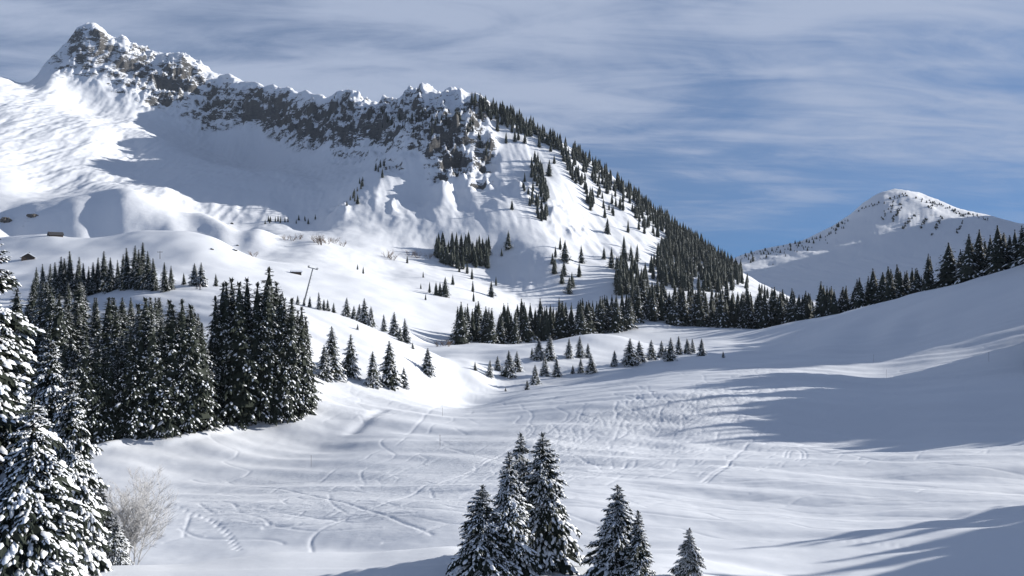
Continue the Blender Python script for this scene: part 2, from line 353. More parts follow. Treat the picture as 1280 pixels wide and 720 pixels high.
# ------------------------------------------------------------------ materials
def new_mat(name):
    m = bpy.data.materials.new(name); m.use_nodes = True; m.node_tree.nodes.clear()
    return m, m.node_tree.nodes, m.node_tree.links
def finish(m, nodes, links, color, rough=0.8, normal=None, spec=0.2, trans=None):
    o = nodes.new('ShaderNodeOutputMaterial'); b = nodes.new('ShaderNodeBsdfPrincipled')
    if hasattr(color, 'links') or hasattr(color, 'is_linked'): links.new(color, b.inputs['Base Color'])
    else: b.inputs['Base Color'].default_value = (*color, 1)
    if isinstance(rough, (int, float)): b.inputs['Roughness'].default_value = rough
    else: links.new(rough, b.inputs['Roughness'])
    b.inputs['Specular IOR Level'].default_value = spec
    if normal is not None: links.new(normal, b.inputs['Normal'])
    links.new(b.outputs[0], o.inputs[0]); return b
def noise(nodes, links, vec, scale, detail=4, rough=0.5, dist=0.0):
    n = nodes.new('ShaderNodeTexNoise'); n.inputs['Scale'].default_value = scale; n.inputs['Detail'].default_value = detail
    n.inputs['Roughness'].default_value = rough; n.inputs['Distortion'].default_value = dist
    links.new(vec, n.inputs['Vector']); return n.outputs[0]
def mixc(nodes, links, fac, a, b):
    n = nodes.new('ShaderNodeMix'); n.data_type = 'RGBA'
    for i, v in ((0, fac), (6, a), (7, b)):
        if isinstance(v, tuple): n.inputs[i].default_value = (*v, 1) if len(v) == 3 else v
        elif isinstance(v, (int, float)): n.inputs[i].default_value = v
        else: links.new(v, n.inputs[i])
    return n.outputs[2]
def bump(nodes, links, h, strength, dist, prev=None):
    n = nodes.new('ShaderNodeBump'); n.inputs['Strength'].default_value = strength; n.inputs['Distance'].default_value = dist
    links.new(h, n.inputs['Height'])
    if prev is not None: links.new(prev, n.inputs['Normal'])
    return n.outputs[0]
SNOW = (0.69, 0.71, 0.745)
def snow_ground_mat():
    m, n, l = new_mat('snow_ground')
    g = n.new('ShaderNodeNewGeometry'); pos = g.outputs['Position']
    at_ = n.new('ShaderNodeAttribute'); at_.attribute_name = 'tracked'
    mp = n.new('ShaderNodeMapping'); l.new(pos, mp.inputs[0]); mp.inputs['Rotation'].default_value = (0, 0, math.radians(-35)); mp.inputs['Scale'].default_value = (0.3, 1.0, 0.4)
    fine = noise(n, l, mp.outputs[0], 1.4, 5, .6, .5)
    chop = noise(n, l, mp.outputs[0], 3.2, 4, .65, 1.2)
    wind = noise(n, l, pos, 0.22, 4, .5, .3)
    h = M(n, l, 'MULTIPLY', chop, at_.outputs['Fac'])
    b1 = bump(n, l, wind, 0.25, 0.25)
    b2 = bump(n, l, fine, 0.35, 0.06, b1)
    b3 = bump(n, l, h, 0.9, 0.22, b2)
    tint = noise(n, l, pos, 0.05, 3, .5)
    col = mixc(n, l, tint, (0.66, 0.685, 0.725), SNOW)
    finish(m, n, l, col, 0.55, b3, 0.18); return m
def mountain_mat(name, thr):
    m, n, l = new_mat(name)
    g = n.new('ShaderNodeNewGeometry'); pos = g.outputs['Position']
    a = n.new('ShaderNodeAttribute'); a.attribute_name = 'rock'
    mp = n.new('ShaderNodeMapping'); l.new(pos, mp.inputs[0]); mp.inputs['Scale'].default_value = (0.8, 0.8, 2.6); mp.inputs['Rotation'].default_value = (0, math.radians(14), 0)
    n_big = noise(n, l, mp.outputs[0], 0.020, 6, .62, .6)
    n_mid = noise(n, l, mp.outputs[0], 0.11, 6, .66, .5)
    n_fin = noise(n, l, pos, 0.42, 4, .65)
    sp = n.new('ShaderNodeSeparateXYZ'); l.new(g.outputs['Normal'], sp.inputs[0])
    steep = M(n, l, 'SUBTRACT', 1.0, sp.outputs[2])
    s = M(n, l, 'MULTIPLY_ADD', a.outputs['Fac'], 0.46, M(n, l, 'MULTIPLY', steep, 1.1))
    s = M(n, l, 'MULTIPLY_ADD', M(n, l, 'SUBTRACT', n_big, 0.5), 1.5, s)
    s = M(n, l, 'MULTIPLY_ADD', M(n, l, 'SUBTRACT', n_mid, 0.5), 1.5, s)
    s = M(n, l, 'MULTIPLY_ADD', M(n, l, 'SUBTRACT', n_fin, 0.5), 0.7, s)
    gate = ramp(n, l, a.outputs['Fac'], [(0.12, (0, 0, 0)), (0.34, (1, 1, 1))])
    f = ramp(n, l, s, [(thr-0.035, (0, 0, 0)), (thr+0.035, (1, 1, 1))])
    f = M(n, l, 'MULTIPLY', f, gate)
    tone = noise(n, l, pos, 0.012, 4, .6)
    rk = ramp(n, l, n_mid, [(0.3, (0.040, 0.041, 0.044)), (0.55, (0.095, 0.094, 0.093)), (0.75, (0.17, 0.162, 0.15))])
    rk = mixc(n, l, ramp(n, l, tone, [(0.45, (0, 0, 0)), (0.65, (.6, .6, .6))]), rk, (0.105, 0.096, 0.085))
    col = mixc(n, l, f, (0.69, 0.71, 0.745), rk)
    hb = M(n, l, 'ADD', M(n, l, 'MULTIPLY', n_mid, 5.0), M(n, l, 'MULTIPLY', n_fin, 1.6))
    hb = M(n, l, 'MULTIPLY', hb, M(n, l, 'MULTIPLY_ADD', f, 0.92, 0.05))
    nb = bump(n, l, hb, 0.9, 1.0)
    nb = bump(n, l, noise(n, l, pos, 0.05, 4, .55), 0.35, 2.0, nb)
    finish(m, n, l, col, 0.8, nb, 0.12); return m

def grid_mesh(name, r0, r1, c0, c1, mat, attrs, smooth_=True):
    rr, cc = r1-r0, c1-c0
    co = np.stack([XX[r0:r1, c0:c1], YY[r0:r1, c0:c1], Z[r0:r1, c0:c1]], -1).reshape(-1, 3)
    i = np.arange(rr*cc).reshape(rr, cc)
    q = np.stack([i[:-1, :-1], i[:-1, 1:], i[1:, 1:], i[1:, :-1]], -1).reshape(-1, 4)
    me = bpy.data.meshes.new(name)
    me.vertices.add(len(co)); me.vertices.foreach_set('co', co.astype(np.float32).ravel())
    me.loops.add(q.size); me.loops.foreach_set('vertex_index', q.astype(np.int32).ravel())
    me.polygons.add(len(q)); me.polygons.foreach_set('loop_start', np.arange(0, q.size, 4, dtype=np.int32))
    me.polygons.foreach_set('use_smooth', np.full(len(q), smooth_))
    me.update(calc_edges=True)
    for an, A in attrs.items():
        t = me.attributes.new(an, 'FLOAT', 'POINT'); t.data.foreach_set('value', A[r0:r1, c0:c1].astype(np.float32).ravel())
    me.materials.append(mat)
    o = bpy.data.objects.new(name, me); COL.objects.link(o); o['kind'] = 'structure'; return o
def path_mask():
    P2 = 360-F_PX*Z/YY
    r = np.zeros_like(UU)
    for (px, py, rx, ry, s) in [(620,560,150,45,.8),(800,515,120,32,1),(850,505,80,22,1),(350,620,170,40,.65),(700,470,60,14,.6),(480,620,120,50,.55),(930,470,80,12,.5)]:
        r = np.maximum(r, s*np.exp(-(((PX-px)/rx)**2+((P2-py)/ry)**2)**2))
    # the groomed run stays smooth
    def seg(ax, ay, bx, by, w):
        t = np.clip(((PX-ax)*(bx-ax)+(P2-ay)*(by-ay))/((bx-ax)**2+(by-ay)**2), 0, 1)
        return np.exp(-((np.hypot(PX-ax-t*(bx-ax), (P2-ay-t*(by-ay))))/w)**4)
    groom = np.maximum.reduce([seg(130,605,480,548,20), seg(480,548,640,515,16), seg(640,515,900,470,16)])
    return np.clip(r*(1-groom)*sstep(60, 75, YY)*(1-sstep(330, 420, YY)) + 0.06, 0, 1)
R_G = int(np.searchsorted(Y_ROWS, 699.0)); C_S = int(np.searchsorted(U_COLS, 0.36))
mat_ground = snow_ground_mat(); mat_mount = mountain_mat('mountain_snow_and_rock', 0.90); mat_far = mountain_mat('far_mountain_snow', 0.80)
grid_mesh('snow_ground', 0, R_G+1, 0, NC, mat_ground, {'tracked': path_mask()})
grid_mesh('mountain_main', R_G, NR, 0, C_S+1, mat_mount, {'rock': ROCK})
grid_mesh('mountain_far_right', R_G, NR, C_S, NC, mat_far, {'rock': FROCK})
print('terrain', len(_P), NR*NC, round(time.time()-T0, 1))

# ------------------------------------------------------------------ tree materials
def needle_mat(name, dark, light):
    m, n, l = new_mat(name)
    g = n.new('ShaderNodeNewGeometry'); oi = n.new('ShaderNodeObjectInfo')
    v = noise(n, l, g.outputs['Position'], 1.7, 2, .5)
    r = M(n, l, 'ADD', M(n, l, 'MULTIPLY', v, 0.75), M(n, l, 'MULTIPLY', oi.outputs['Random'], 0.3))
    col = mixc(n, l, r, dark, light)
    finish(m, n, l, col, 0.75, None, 0.15); return m
M_NEEDLE = needle_mat('spruce_needles', (0.014, 0.020, 0.017), (0.040, 0.048, 0.036))
def simple_mat(name, c1, c2, scale, rough=0.85, bs=0.0, spec=0.2):
    m, n, l = new_mat(name)
    g = n.new('ShaderNodeNewGeometry'); v = noise(n, l, g.outputs['Position'], scale, 4, .6)
    col = mixc(n, l, v, c1, c2)
    finish(m, n, l, col, rough, bump(n, l, v, bs, 0.05) if bs else None, spec); return m
M_BARK = simple_mat('spruce_bark', (0.035, 0.026, 0.02), (0.085, 0.065, 0.05), 6.0, .9, .6)
M_SNOWLOAD = simple_mat('branch_snow', (0.78, 0.81, 0.85), (0.86, 0.88, 0.91), 3.0, .6, .4)
M_TWIG = simple_mat('frosted_twigs', (0.24, 0.235, 0.23), (0.60, 0.60, 0.61), 5.0, .9)
M_SHRUB = simple_mat('brown_twigs', (0.07, 0.045, 0.03), (0.20, 0.14, 0.10), 3.0, .9)

# ------------------------------------------------------------------ spruce builder
T_TWIG = (np.array([(0,0,0),(.45,-1,-.45),(.45,1,-.45),(1,0,-.35),(.5,0,.18)], float),
          [(0,1,4),(0,4,2),(1,3,4),(2,4,3)])
T_SPIKE = (np.array([(0,0,0),(.35,-1,-.2),(1,0,-.1),(.35,1,-.2)], float), [(0,1,2),(0,2,3)])
T_SNOW = (np.array([(0,0,-.1),(.35,-1,-.35),(.35,1,-.35),(.8,-.75,-.45),(.8,.75,-.45),(1.08,0,-.5),(.35,0,.9),(.8,0,.7)], float),
          [(0,1,6),(0,6,2),(1,3,7),(1,7,6),(2,6,7),(2,7,4),(3,5,7),(4,7,5)])
T_SNOW4 = (np.array([(0,0,0),(.5,-1,-.3),(.5,1,-.3),(1,0,-.45),(.5,0,.6)], float), [(0,1,4),(0,4,2),(1,3,4),(2,4,3)])
def expand(T, O, D, W, U):
    v, f = T; n = len(O); k = len(v)
    co = O[:, None, :] + v[None, :, 0:1]*D[:, None, :] + v[None, :, 1:2]*W[:, None, :] + v[None, :, 2:3]*U[:, None, :]
    fa = (np.asarray(f)[None] + (np.arange(n)*k)[:, None, None]).reshape(-1, 3)
    return co.reshape(-1, 3), fa
def join(parts):
    vs, fs, o = [], [], 0
    for v, f in parts:
        vs.append(v); fs.append(np.asarray(f)+o); o += len(v)
    return np.concatenate(vs), np.concatenate(fs)
def norm(a): return a/(np.linalg.norm(a, axis=-1, keepdims=True)+1e-9)
def tri_mesh(name, parts, mats, smooth_=()):
    """parts: list of (verts, tris), one per material"""
    vs, fs, mi, o = [], [], [], 0
    for k, (v, f) in enumerate(parts):
        vs.append(v); fs.append(np.asarray(f)+o); mi.append(np.full(len(f), k)); o += len(v)
    v, f, mi = np.concatenate(vs), np.concatenate(fs), np.concatenate(mi)
    me = bpy.data.meshes.new(name)
    me.vertices.add(len(v)); me.vertices.foreach_set('co', v.astype(np.float32).ravel())
    me.loops.add(f.size); me.loops.foreach_set('vertex_index', f.astype(np.int32).ravel())
    me.polygons.add(len(f)); me.polygons.foreach_set('loop_start', np.arange(0, f.size, 3, dtype=np.int32))
    me.polygons.foreach_set('material_index', mi.astype(np.int32))
    me.polygons.foreach_set('use_smooth', np.isin(mi, list(smooth_)))
    me.update(calc_edges=True)
    for m in mats: me.materials.append(m)
    return me
def trunk_geo(rad, seed, sides=7, segs=8, lean=0.0):
    r = np.random.default_rng(seed); vs, fs = [], []
    for i in range(segs+1):
        t = i/segs; rr = rad*(1-t)**0.9 + 0.0012 + (rad*.5*(1-t*8) if t < .125 else 0)
        cx, cy = lean*t*t+0.004*r.normal(), 0.004*r.normal()
        for k in range(sides):
            a = 2*math.pi*k/sides; vs.append((cx+rr*math.cos(a), cy+rr*math.sin(a), t*0.985-0.02))
    for i in range(segs):
        for k in range(sides):
            a = i*sides+k; b = i*sides+(k+1) % sides
            fs += [(a, b, b+sides), (a, b+sides, a+sides)]
    return np.array(vs), np.array(fs)
def spruce(seed, whorls, per, twigs, subs, r_base, snow, droop=0.25, inner=True, low=0.03, core=0, pad=1.0, ridge_snow=0.0):
    """unit-height spruce; returns trunk, needles, snow geometry"""
    r = np.random.default_rng(seed); nb = whorls*per
    t = np.repeat(np.linspace(low, 0.975, whorls)**0.95, per) + r.normal(size=nb)*0.35/whorls
    t = np.clip(t, low*.7, .985)
    az = np.arange(nb)*2.39996 + r.normal(size=nb)*.35
    lobes = 1+.16*np.sin(az*2+r.random()*6)+.14*np.sin(az*3+t*9+r.random()*6)+.10*np.sin(t*40+az+r.random()*6)
    lobes = np.where(r.random(nb) < .10, lobes*(.55+.25*r.random(nb)), lobes); lobes = np.where(r.random(nb) < .07, lobes*1.18, lobes)
    prof = (1-t)**0.80*np.clip((t+0.10)/0.22, .55, 1)
    L = r_base*prof*(0.70+0.42*r.random(nb))*lobes + 0.010
    pitch = np.where(t > .8, 0.15+(t-.8)*2.6, 0.15-(.8-t)*0.55) + r.normal(size=nb)*.10
    rad = np.stack([np.cos(az), np.sin(az), np.zeros(nb)], 1); up = np.array([0, 0, 1.0])
    tang = np.stack([-np.sin(az), np.cos(az), np.zeros(nb)], 1)
    def spine(s):            # s (nb,k)
        out = L[:, None]*s; z = t[:, None] + L[:, None]*(s*np.tan(pitch)[:, None] - droop*1.7*s*s + droop*0.75*s**3)
        return rad[:, None, :]*out[..., None] + up*z[..., None]
    s = np.linspace(.18, 0.97, twigs)[None, :] + r.normal(size=(nb, twigs))*.03
    P = spine(s); Tn = norm(spine(s+.02)-P)
    side = np.where((np.arange(twigs) % 2)[None, :] == 0, 1.0, -1.0)*np.ones((nb, 1))
    ang = (0.95-0.55*s) + r.normal(size=s.shape)*.18
    D = Tn*np.cos(ang)[..., None] + (tang[:, None, :]*side[..., None])*np.sin(ang)[..., None]
    D = norm(D + up*(-0.22-0.25*droop+0.14*r.normal(size=s.shape))[..., None])
    l = L[:, None]*(0.56-0.30*s)*(0.75+.5*r.random(s.shape)) + 0.006
    O, D, l = P.reshape(-1, 3), D.reshape(-1, 3), l.reshape(-1)
    # the tip of each limb
    tp = spine(np.full((nb, 1), .80))[:, 0]; te = spine(np.full((nb, 1), 1.06))[:, 0]
    O = np.concatenate([O, tp]); D = np.concatenate([D, norm(te-tp)]); l = np.concatenate([l, np.linalg.norm(te-tp, axis=1)])
    W = norm(np.cross(D, up)); U = np.cross(W, D)
    wid = l*(0.20 if subs else (0.22 if twigs > 6 else 0.32))*(0.8+.4*r.random(len(l)))
    needles = [expand(T_SPIKE if twigs < 3 else T_TWIG, O, D*l[:, None], W*wid[:, None], U*(l*.16)[:, None])]
    if subs:
        k = subs; oo = []; dd = []; ll = []
        for j in range(k):
            f = (0.2+0.7*(j+.5)/k)+r.normal(size=len(l))*.05; sg = np.where(r.random(len(l)) < .5, 1.0, -1.0)
            oo.append(O + D*(l*f)[:, None]); a2 = .7+r.normal(size=len(l))*.25
            dd.append(norm(D*np.cos(a2)[:, None] + W*(sg*np.sin(a2))[:, None] - up*(.35+.3*r.random(len(l)))[:, None])); ll.append(l*(.34+.2*r.random(len(l)))*(1.1-f*.5))
        o2, d2, l2 = np.concatenate(oo), np.concatenate(dd), np.concatenate(ll)
        w2 = norm(np.cross(d2, up)); u2 = np.cross(w2, d2)
        needles.append(expand(T_SPIKE, o2, d2*l2[:, None], w2*(l2*.22)[:, None], u2*(l2*.2)[:, None]))
    if inner:                # short inner shoots that close the crown
        m = nb*(6 if subs else 2); ti = np.clip(r.random(m)*.94+.03, 0, .97); ai = r.random(m)*6.283; li = r_base*(1-ti)*.62*(.5+.5*r.random(m))+.004
        oi_ = np.stack([np.zeros(m), np.zeros(m), ti], 1); di = norm(np.stack([np.cos(ai), np.sin(ai), -.35+.3*r.normal(size=m)], 1))
        wi = norm(np.cross(di, up)); ui = np.cross(wi, di)
        needles.append(expand(T_TWIG, oi_, di*li[:, None], wi*(li*(.16 if subs else (.26 if twigs > 6 else .42)))[:, None], ui*(li*.2)[:, None]))
    m = 7; ai = np.arange(m)*2.4; d0 = norm(np.stack([np.cos(ai)*.45, np.sin(ai)*.45, np.ones(m)], 1)); o0 = np.tile([0, 0, .955], (m, 1)) + up*(np.arange(m)*.004)[:, None]
    l0 = np.full(m, .035); w0 = norm(np.cross(d0, np.array([.3, .2, .9]))); u0 = np.cross(w0, d0)
    needles.append(expand(T_SPIKE, o0, d0*l0[:, None], w0*(l0*.25)[:, None], u0*(l0*.2)[:, None]))
    if core:                 # close-packed inner boughs in ragged tiers
        vs, fs = [], []; rings = 9 if core < 2 else 14; sd = 9
        for i in range(rings):
            t0 = low + (0.93-low)*i/rings; t1 = min(t0 + 1.9*(0.93-low)/rings, .985)
            o_ = len(vs)
            for k in range(sd):
                aa = 6.283*(k+.5*(i % 2))/sd; q = r_base*(1-t0)**.85*(.62+.26*r.random())*min(1, (t0+.1)/.2)
                vs.append((q*math.cos(aa), q*math.sin(aa), t0-.035*r.random()-.25*q))
            vs.append((0, 0, t1)); vs.append((0, 0, t0+.02))
            for k in range(sd): fs.append((o_+k, o_+(k+1) % sd, o_+sd)); fs.append((o_+(k+1) % sd, o_+k, o_+sd+1))
        needles.append((np.array(vs), np.array(fs)))
    # snow lying on the upper side of twigs, in clumps
    clump = 0.5+0.5*np.sin(O[:, 0]*9/r_base*.3+O[:, 2]*31+r.random()*6)*np.sin(O[:, 1]*9/r_base*.3+O[:, 2]*17)
    keep = r.random(len(l)) < snow*(0.55+.75*clump)
    o3, d3, l3, w3, u3 = O[keep], D[keep], l[keep], W[keep], U[keep]
    if twigs > 6:            # broken into smaller pads
        m_ = 3 if subs else 2; o3 = np.concatenate([o3 + d3*(l3*(-.06+(k_+.25*r.random(len(l3)))*.92/m_))[:, None] + w3*(l3*.10*r.normal(size=len(l3)))[:, None] for k_ in range(m_)])
        d3 = norm(np.tile(d3, (m_, 1)) + .16*r.normal(size=(len(o3), 3))); w3 = np.tile(w3, (m_, 1)); u3 = np.tile(u3, (m_, 1)); l3 = np.tile(l3*(.34 if subs else .36), m_)*(.6+.7*r.random(len(o3)))
        k2 = r.random(len(l3)) < .82; o3, d3, l3, w3, u3 = o3[k2], d3[k2], l3[k2], w3[k2], u3[k2]
    q = .75+.5*r.random(len(l3))
    q = q*pad
    T = T_SNOW if subs or twigs > 6 else T_SNOW4
    wf = 0.24 if subs else (0.26 if twigs > 6 else 0.22)
    sn = expand(T, o3 + u3*(l3*.03)[:, None] + d3*(l3*.12)[:, None], d3*(l3*.85*q)[:, None], w3*(l3*wf*q)[:, None], u3*(l3*.15*q)[:, None]) if keep.any() else (np.zeros((0, 3)), np.zeros((0, 3), int))
    if ridge_snow:           # connected pads along the limbs
        n4 = 8 if subs else 4; ss = np.linspace(.20, .93, n4)[None, :] + r.normal(size=(nb, n4))*.02; P4 = spine(ss); D4 = norm(spine(ss+.05)-P4).reshape(-1, 3); P4 = P4.reshape(-1, 3)
        l4 = np.repeat(L, n4)*(.15 if subs else .30)*(.6+.8*r.random(nb*n4)); k4 = r.random(nb*n4) < ridge_snow*np.repeat(.55+.9*r.random(nb), n4); W4 = norm(np.cross(D4, up)); U4 = np.cross(W4, D4)
        P4, D4, l4, W4, U4 = P4[k4], D4[k4], l4[k4], W4[k4], U4[k4]; q4 = .8+.5*r.random(len(l4))
        sn = join([sn, expand(T_SNOW, P4 + U4*(l4*.05)[:, None], D4*l4[:, None], W4*(l4*(.34 if subs else .22)*q4)[:, None], U4*(l4*(.28 if subs else .22)*q4)[:, None])])
    return trunk_geo(0.016, seed, 7 if subs else 5, 8 if subs else 4), join(needles), sn

def tree_meshes(name, **kw):
    tr, ne, sn = spruce(**kw)
    return (tri_mesh(name+'_trunk', [tr], [M_BARK], (0,)), tri_mesh(name+'_crown', [ne], [M_NEEDLE]), tri_mesh(name+'_snow', [sn], [M_SNOWLOAD], (0,)))
def tree_single(name, **kw):
    tr, ne, sn = spruce(**kw)
    return tri_mesh(name, [tr, ne, sn], [M_BARK, M_NEEDLE, M_SNOWLOAD], (2,))
HI = [tree_meshes('hi%d' % i, seed=100+i, whorls=34, per=7, twigs=15, subs=3, r_base=rb, snow=sn, droop=dr, ridge_snow=sn, pad=1.2)
      for i, (rb, sn, dr) in enumerate([(.33, .72, .34), (.36, .66, .28), (.22, .45, .36), (.30, .80, .42)])]
MIDM = [tree_meshes('mid%d' % i, seed=200+i, whorls=30, per=7, twigs=9, subs=0, core=2, r_base=rb, snow=sn, droop=dr, pad=1.5 if i > 2 else 1.2, ridge_snow=.5 if i > 2 else 0)
        for i, (rb, sn, dr) in enumerate([(.185, .46, .40), (.205, .40, .46), (.165, .36, .34), (.30, .55, .36), (.265, .6, .42)])]
LOW = [tree_single('low%d' % i, seed=300+i, whorls=18, per=7, twigs=4, subs=0, core=1, r_base=rb, snow=sn, droop=dr)
       for i, (rb, sn, dr) in enumerate([(.26, .42, .36), (.30, .36, .34), (.23, .34, .34), (.34, .6, .34), (.30, .55, .34)])]
TINY = [spruce(seed=400+i, whorls=9, per=5, twigs=2, subs=0, core=1, inner=False, r_base=rb, snow=.36, droop=.34) for i, rb in enumerate([.27, .31, .24, .34])]
SMALL = [spruce(seed=450+i, whorls=5, per=4, twigs=1, subs=0, core=1, inner=False, r_base=rb, snow=.3, droop=.34) for i, rb in enumerate([.27, .31, .24, .34])]
print('tree meshes', [len(m[1].polygons)+len(m[2].polygons) for m in HI+MIDM], [len(m.polygons) for m in LOW], round(time.time()-T0, 1))

SPOTS = []           # every spruce stood so far: x, Y, spacing
def tag(o, label, cat, group=None):
    o['label'] = label; o['category'] = cat
    if group: o['group'] = group
    return o
def stand(kind, idx, x, Y, h, label, group=None, wide=1.0, lean=0.0, sink=0.0, name='spruce_tree'):
    z = ground(x, Y) - sink
    rz = random.random()*6.283
    if kind == 'low':
        o = bpy.data.objects.new(name, LOW[idx]); COL.objects.link(o)
    else:
        tr, cr, sn = (HI if kind == 'hi' else MIDM)[idx]
        o = bpy.data.objects.new(name, None); COL.objects.link(o); o.empty_display_size = 1
        t = bpy.data.objects.new('trunk', tr); c = bpy.data.objects.new('crown', cr); s = bpy.data.objects.new('snow_load', sn)
        for q in (t, c, s): COL.objects.link(q)
        t.parent = o; c.parent = o; s.parent = c; s['kind'] = 'stuff'
    o.location = (x, Y, z); wide *= random.uniform(.88, 1.14) if kind != 'hi' else 1.0
    o.scale = (h*wide, h*wide*random.uniform(.92, 1.08), h); tl = .022 if kind != 'hi' else .006
    o.rotation_euler = (random.gauss(0, tl), lean+random.gauss(0, tl), rz if lean == 0 else rz)
    SPOTS.append((x, Y)); tag(o, label, 'spruce', group); return o
def put(kind, idx, px, py, hpx, label, group=None, wide=1.0, ymin=40, ymax=4000):
    p = at(px, py, ymin, ymax)
    if p is None: print('no ground', px, py); return
    return stand(kind, idx, p[0], p[1], hpx*p[1]/F_PX, label, group, wide)
def put_top(kind, idx, px, ptop, Y, label, group=None, wide=1.0, lean=0.0):
    x = (px-640)/F_PX*Y; z = ground(x, Y)
    return stand(kind, idx, x, Y, (360-ptop)/F_PX*Y - z, label, group, wide, lean)

# ------------------------------------------------------------------ spruces close to the camera
put_top('hi', 0, -14, 283, 38, 'tall snow-laden spruce cut off by the left edge of the picture', wide=.82)
put_top('hi', 3, 42, 498, 36, 'broad snow-covered spruce low in the left corner, in front of the tall one', wide=.95)
put_top('hi', 1, 88, 462, 47, 'slender snowy spruce beside the bare tree, right of the corner spruce', wide=.62)
put_top('hi', 0, 62, 420, 58, 'dark spruce rising behind the corner spruces at the left edge', wide=.70)
put_top('hi', 2, 124, 596, 62, 'small narrow dark spruce just left of the bare frosted tree', wide=.9)
put_top('hi', 3, 145, 646, 60, 'little bushy snow-covered spruce at the foot of the bare tree', wide=1.1)
put_top('hi', 1, 678, 541, 48, 'rightmost tall spruce of the snowy foreground clump', wide=.86)
put_top('hi', 0, 652, 541, 49, 'rear tall spruce of the snowy foreground clump', wide=.74)
put_top('hi', 3, 637, 565, 45, 'front spruce of the foreground clump, thickest snow on its boughs', wide=.98)
put_top('hi', 1, 603, 606, 44, 'leftmost and lowest spruce of the foreground clump', wide=1.02)
put_top('hi', 0, 771, 606, 46, 'single broad young spruce right of the foreground clump', wide=1.08)
put_top('hi', 2, 799, 638, 44, 'thin spruce leader hugging the right side of the broad young spruce', wide=1.15)
put_top('hi', 3, 862, 660, 48, 'smallest foreground spruce, rightmost at the bottom edge', wide=1.12)

ORD = 'first second third fourth fifth sixth seventh eighth ninth tenth eleventh twelfth thirteenth fourteenth fifteenth sixteenth seventeenth eighteenth nineteenth twentieth twenty-first twenty-second twenty-third twenty-fourth twenty-fifth'.split()
def rank(lst):
    """ordinal of each entry counted from the left"""
    order = sorted(range(len(lst)), key=lambda i: lst[i][0]); r = [''] * len(lst)
    for k, i in enumerate(order): r[i] = ORD[k]
    return r
# ------------------------------------------------------------------ single spruces on the left hill
G_SL = 'spruces on the sunny slope of the left hill'
for (px, py, h, i, w, lab) in [
  (415, 471, 63, 3, .95, 'snowy spruce, tallest of the left group on the sunny hill slope'),
  (405, 473, 42, 4, .95, 'low snowy spruce tucked against the left of the tallest slope spruce'),
  (437, 470, 52, 3, .80, 'snowy spruce, second on the sunny slope, just right of the tallest'),
  (466, 483, 44, 3, 1.0, 'snowy spruce on the sunny slope, left of the lower trio'),
  (487, 482, 56, 4, .95, 'snowy spruce on the sunny slope, tallest of the lower trio'),
  (505, 484, 25, 3, 1.1, 'small snowy spruce, shortest of the lower trio on the slope'),
  (534, 467, 32, 3, 1.15, 'lone round snowy spruce beside the piste at the foot of the slope')]:
    put('mid', i, px, py, h, lab, G_SL, w)
G_CR = 'small spruces along the crest of the left hill'
CREST = [(230,356,15),(243,357,28),(252,358,30),(270,358,16),(338,373,17),(346,375,12),(353,376,12),(372,381,12),(380,382,10),(387,384,14),(399,387,22),(405,388,14),(410,389,15),(417,391,13),
     (433,396,24),(442,399,17),(449,402,22),(456,405,32),(464,408,25),(480,414,21),(493,421,31),(507,428,30),(500,426,18),(447,412,7),(516,436,8)]
for (px, py, h), od in zip(CREST, rank(CREST)):
    big = h > 20
    put('mid' if big else 'low', random.choice([3, 4]), px, py, h, ('larger' if big else 'small')+' snowy spruce, %s from the left along the sunny hill crest' % od, G_CR, .95)

# ------------------------------------------------------------------ dense wood on the left hill
G_W = 'dense spruce wood on the left hill'
edge = [(283,522,170),(300,524,172),(318,521,168),(335,519,168),(350,518,150),(364,517,142),(374,515,132),(383,511,116),(272,520,150),(328,510,176),(345,502,150),(364,498,126),(295,505,158),(310,512,165),(283,508,155),(355,508,136),(340,514,150),(372,504,116)]
for k, (px, py, h) in enumerate(edge):
    p = at(px, py, 100, 200)
    if p is None: continue
    stand('mid', [0, 1, 2, 0, 1][k % 5], p[0], p[1], h*p[1]/F_PX, 'tall dark spruce in the dense clump ending the wood by the sunny slope', 'tall clump at the end of the left wood', 1.0)
front = [(135,547,112),(150,541,122),(163,544,132),(177,544,150),(190,543,150),(203,541,140),(216,540,160),(229,539,165),(241,537,155),(252,534,130),(120,548,130),(104,552,140),(262,528,104),(184,532,160),(210,532,140),(236,530,150),(160,536,120)]
for k, (px, py, h) in enumerate(front):
    p = at(px, py, 100, 200)
    if p is None: continue
    stand('mid', [1, 0, 2, 1, 0][k % 5], p[0], p[1], h*p[1]/F_PX, 'dark snow-flecked spruce at the lower edge of the left wood', G_W, 1.12)
r_ = np.random.default_rng(5); n_w = 0; acc = []
while n_w < 40:
    px = 20+240*r_.random(); Y = 140+95*r_.random(); x = (px-640)/F_PX*Y
    if any((x-a)**2+(Y-b)**2 < 4.0**2 for a, b in acc): continue
    top_lim = 352 if px < 120 else (372 if px < 215 else 392)
    h = 13+9*r_.random(); g = ground(x, Y); top = 360-F_PX*(g+h)/Y
    if top < top_lim - 12*r_.random(): h = (360-top_lim)/F_PX*Y - g
    if h < 7: continue
    acc.append((x, Y)); n_w += 1
    stand('mid', int(r_.integers(0, 3)), x, Y, h, 'dark spruce deep in the dense wood on the left hill', G_W, 1.1+.3*r_.random())
for (px, py, h) in [(45,372,38),(62,372,42),(76,373,52),(88,372,58),(97,371,50),(122,366,44),(130,364,50),(148,361,36),(160,362,52),(168,361,54),(178,361,58),(186,362,48),(193,363,40),(110,369,36),(214,362,30),(206,364,36),(54,374,44),(69,374,46),(82,373,50),(104,371,42),(116,368,40),(138,364,42),(154,362,44),(173,362,50)]:
    put('mid', random.choice([0, 1, 2]), px, py, h, 'dark spruce standing on the crest above the left wood', 'spruces on the crest above the left wood', 1.0)

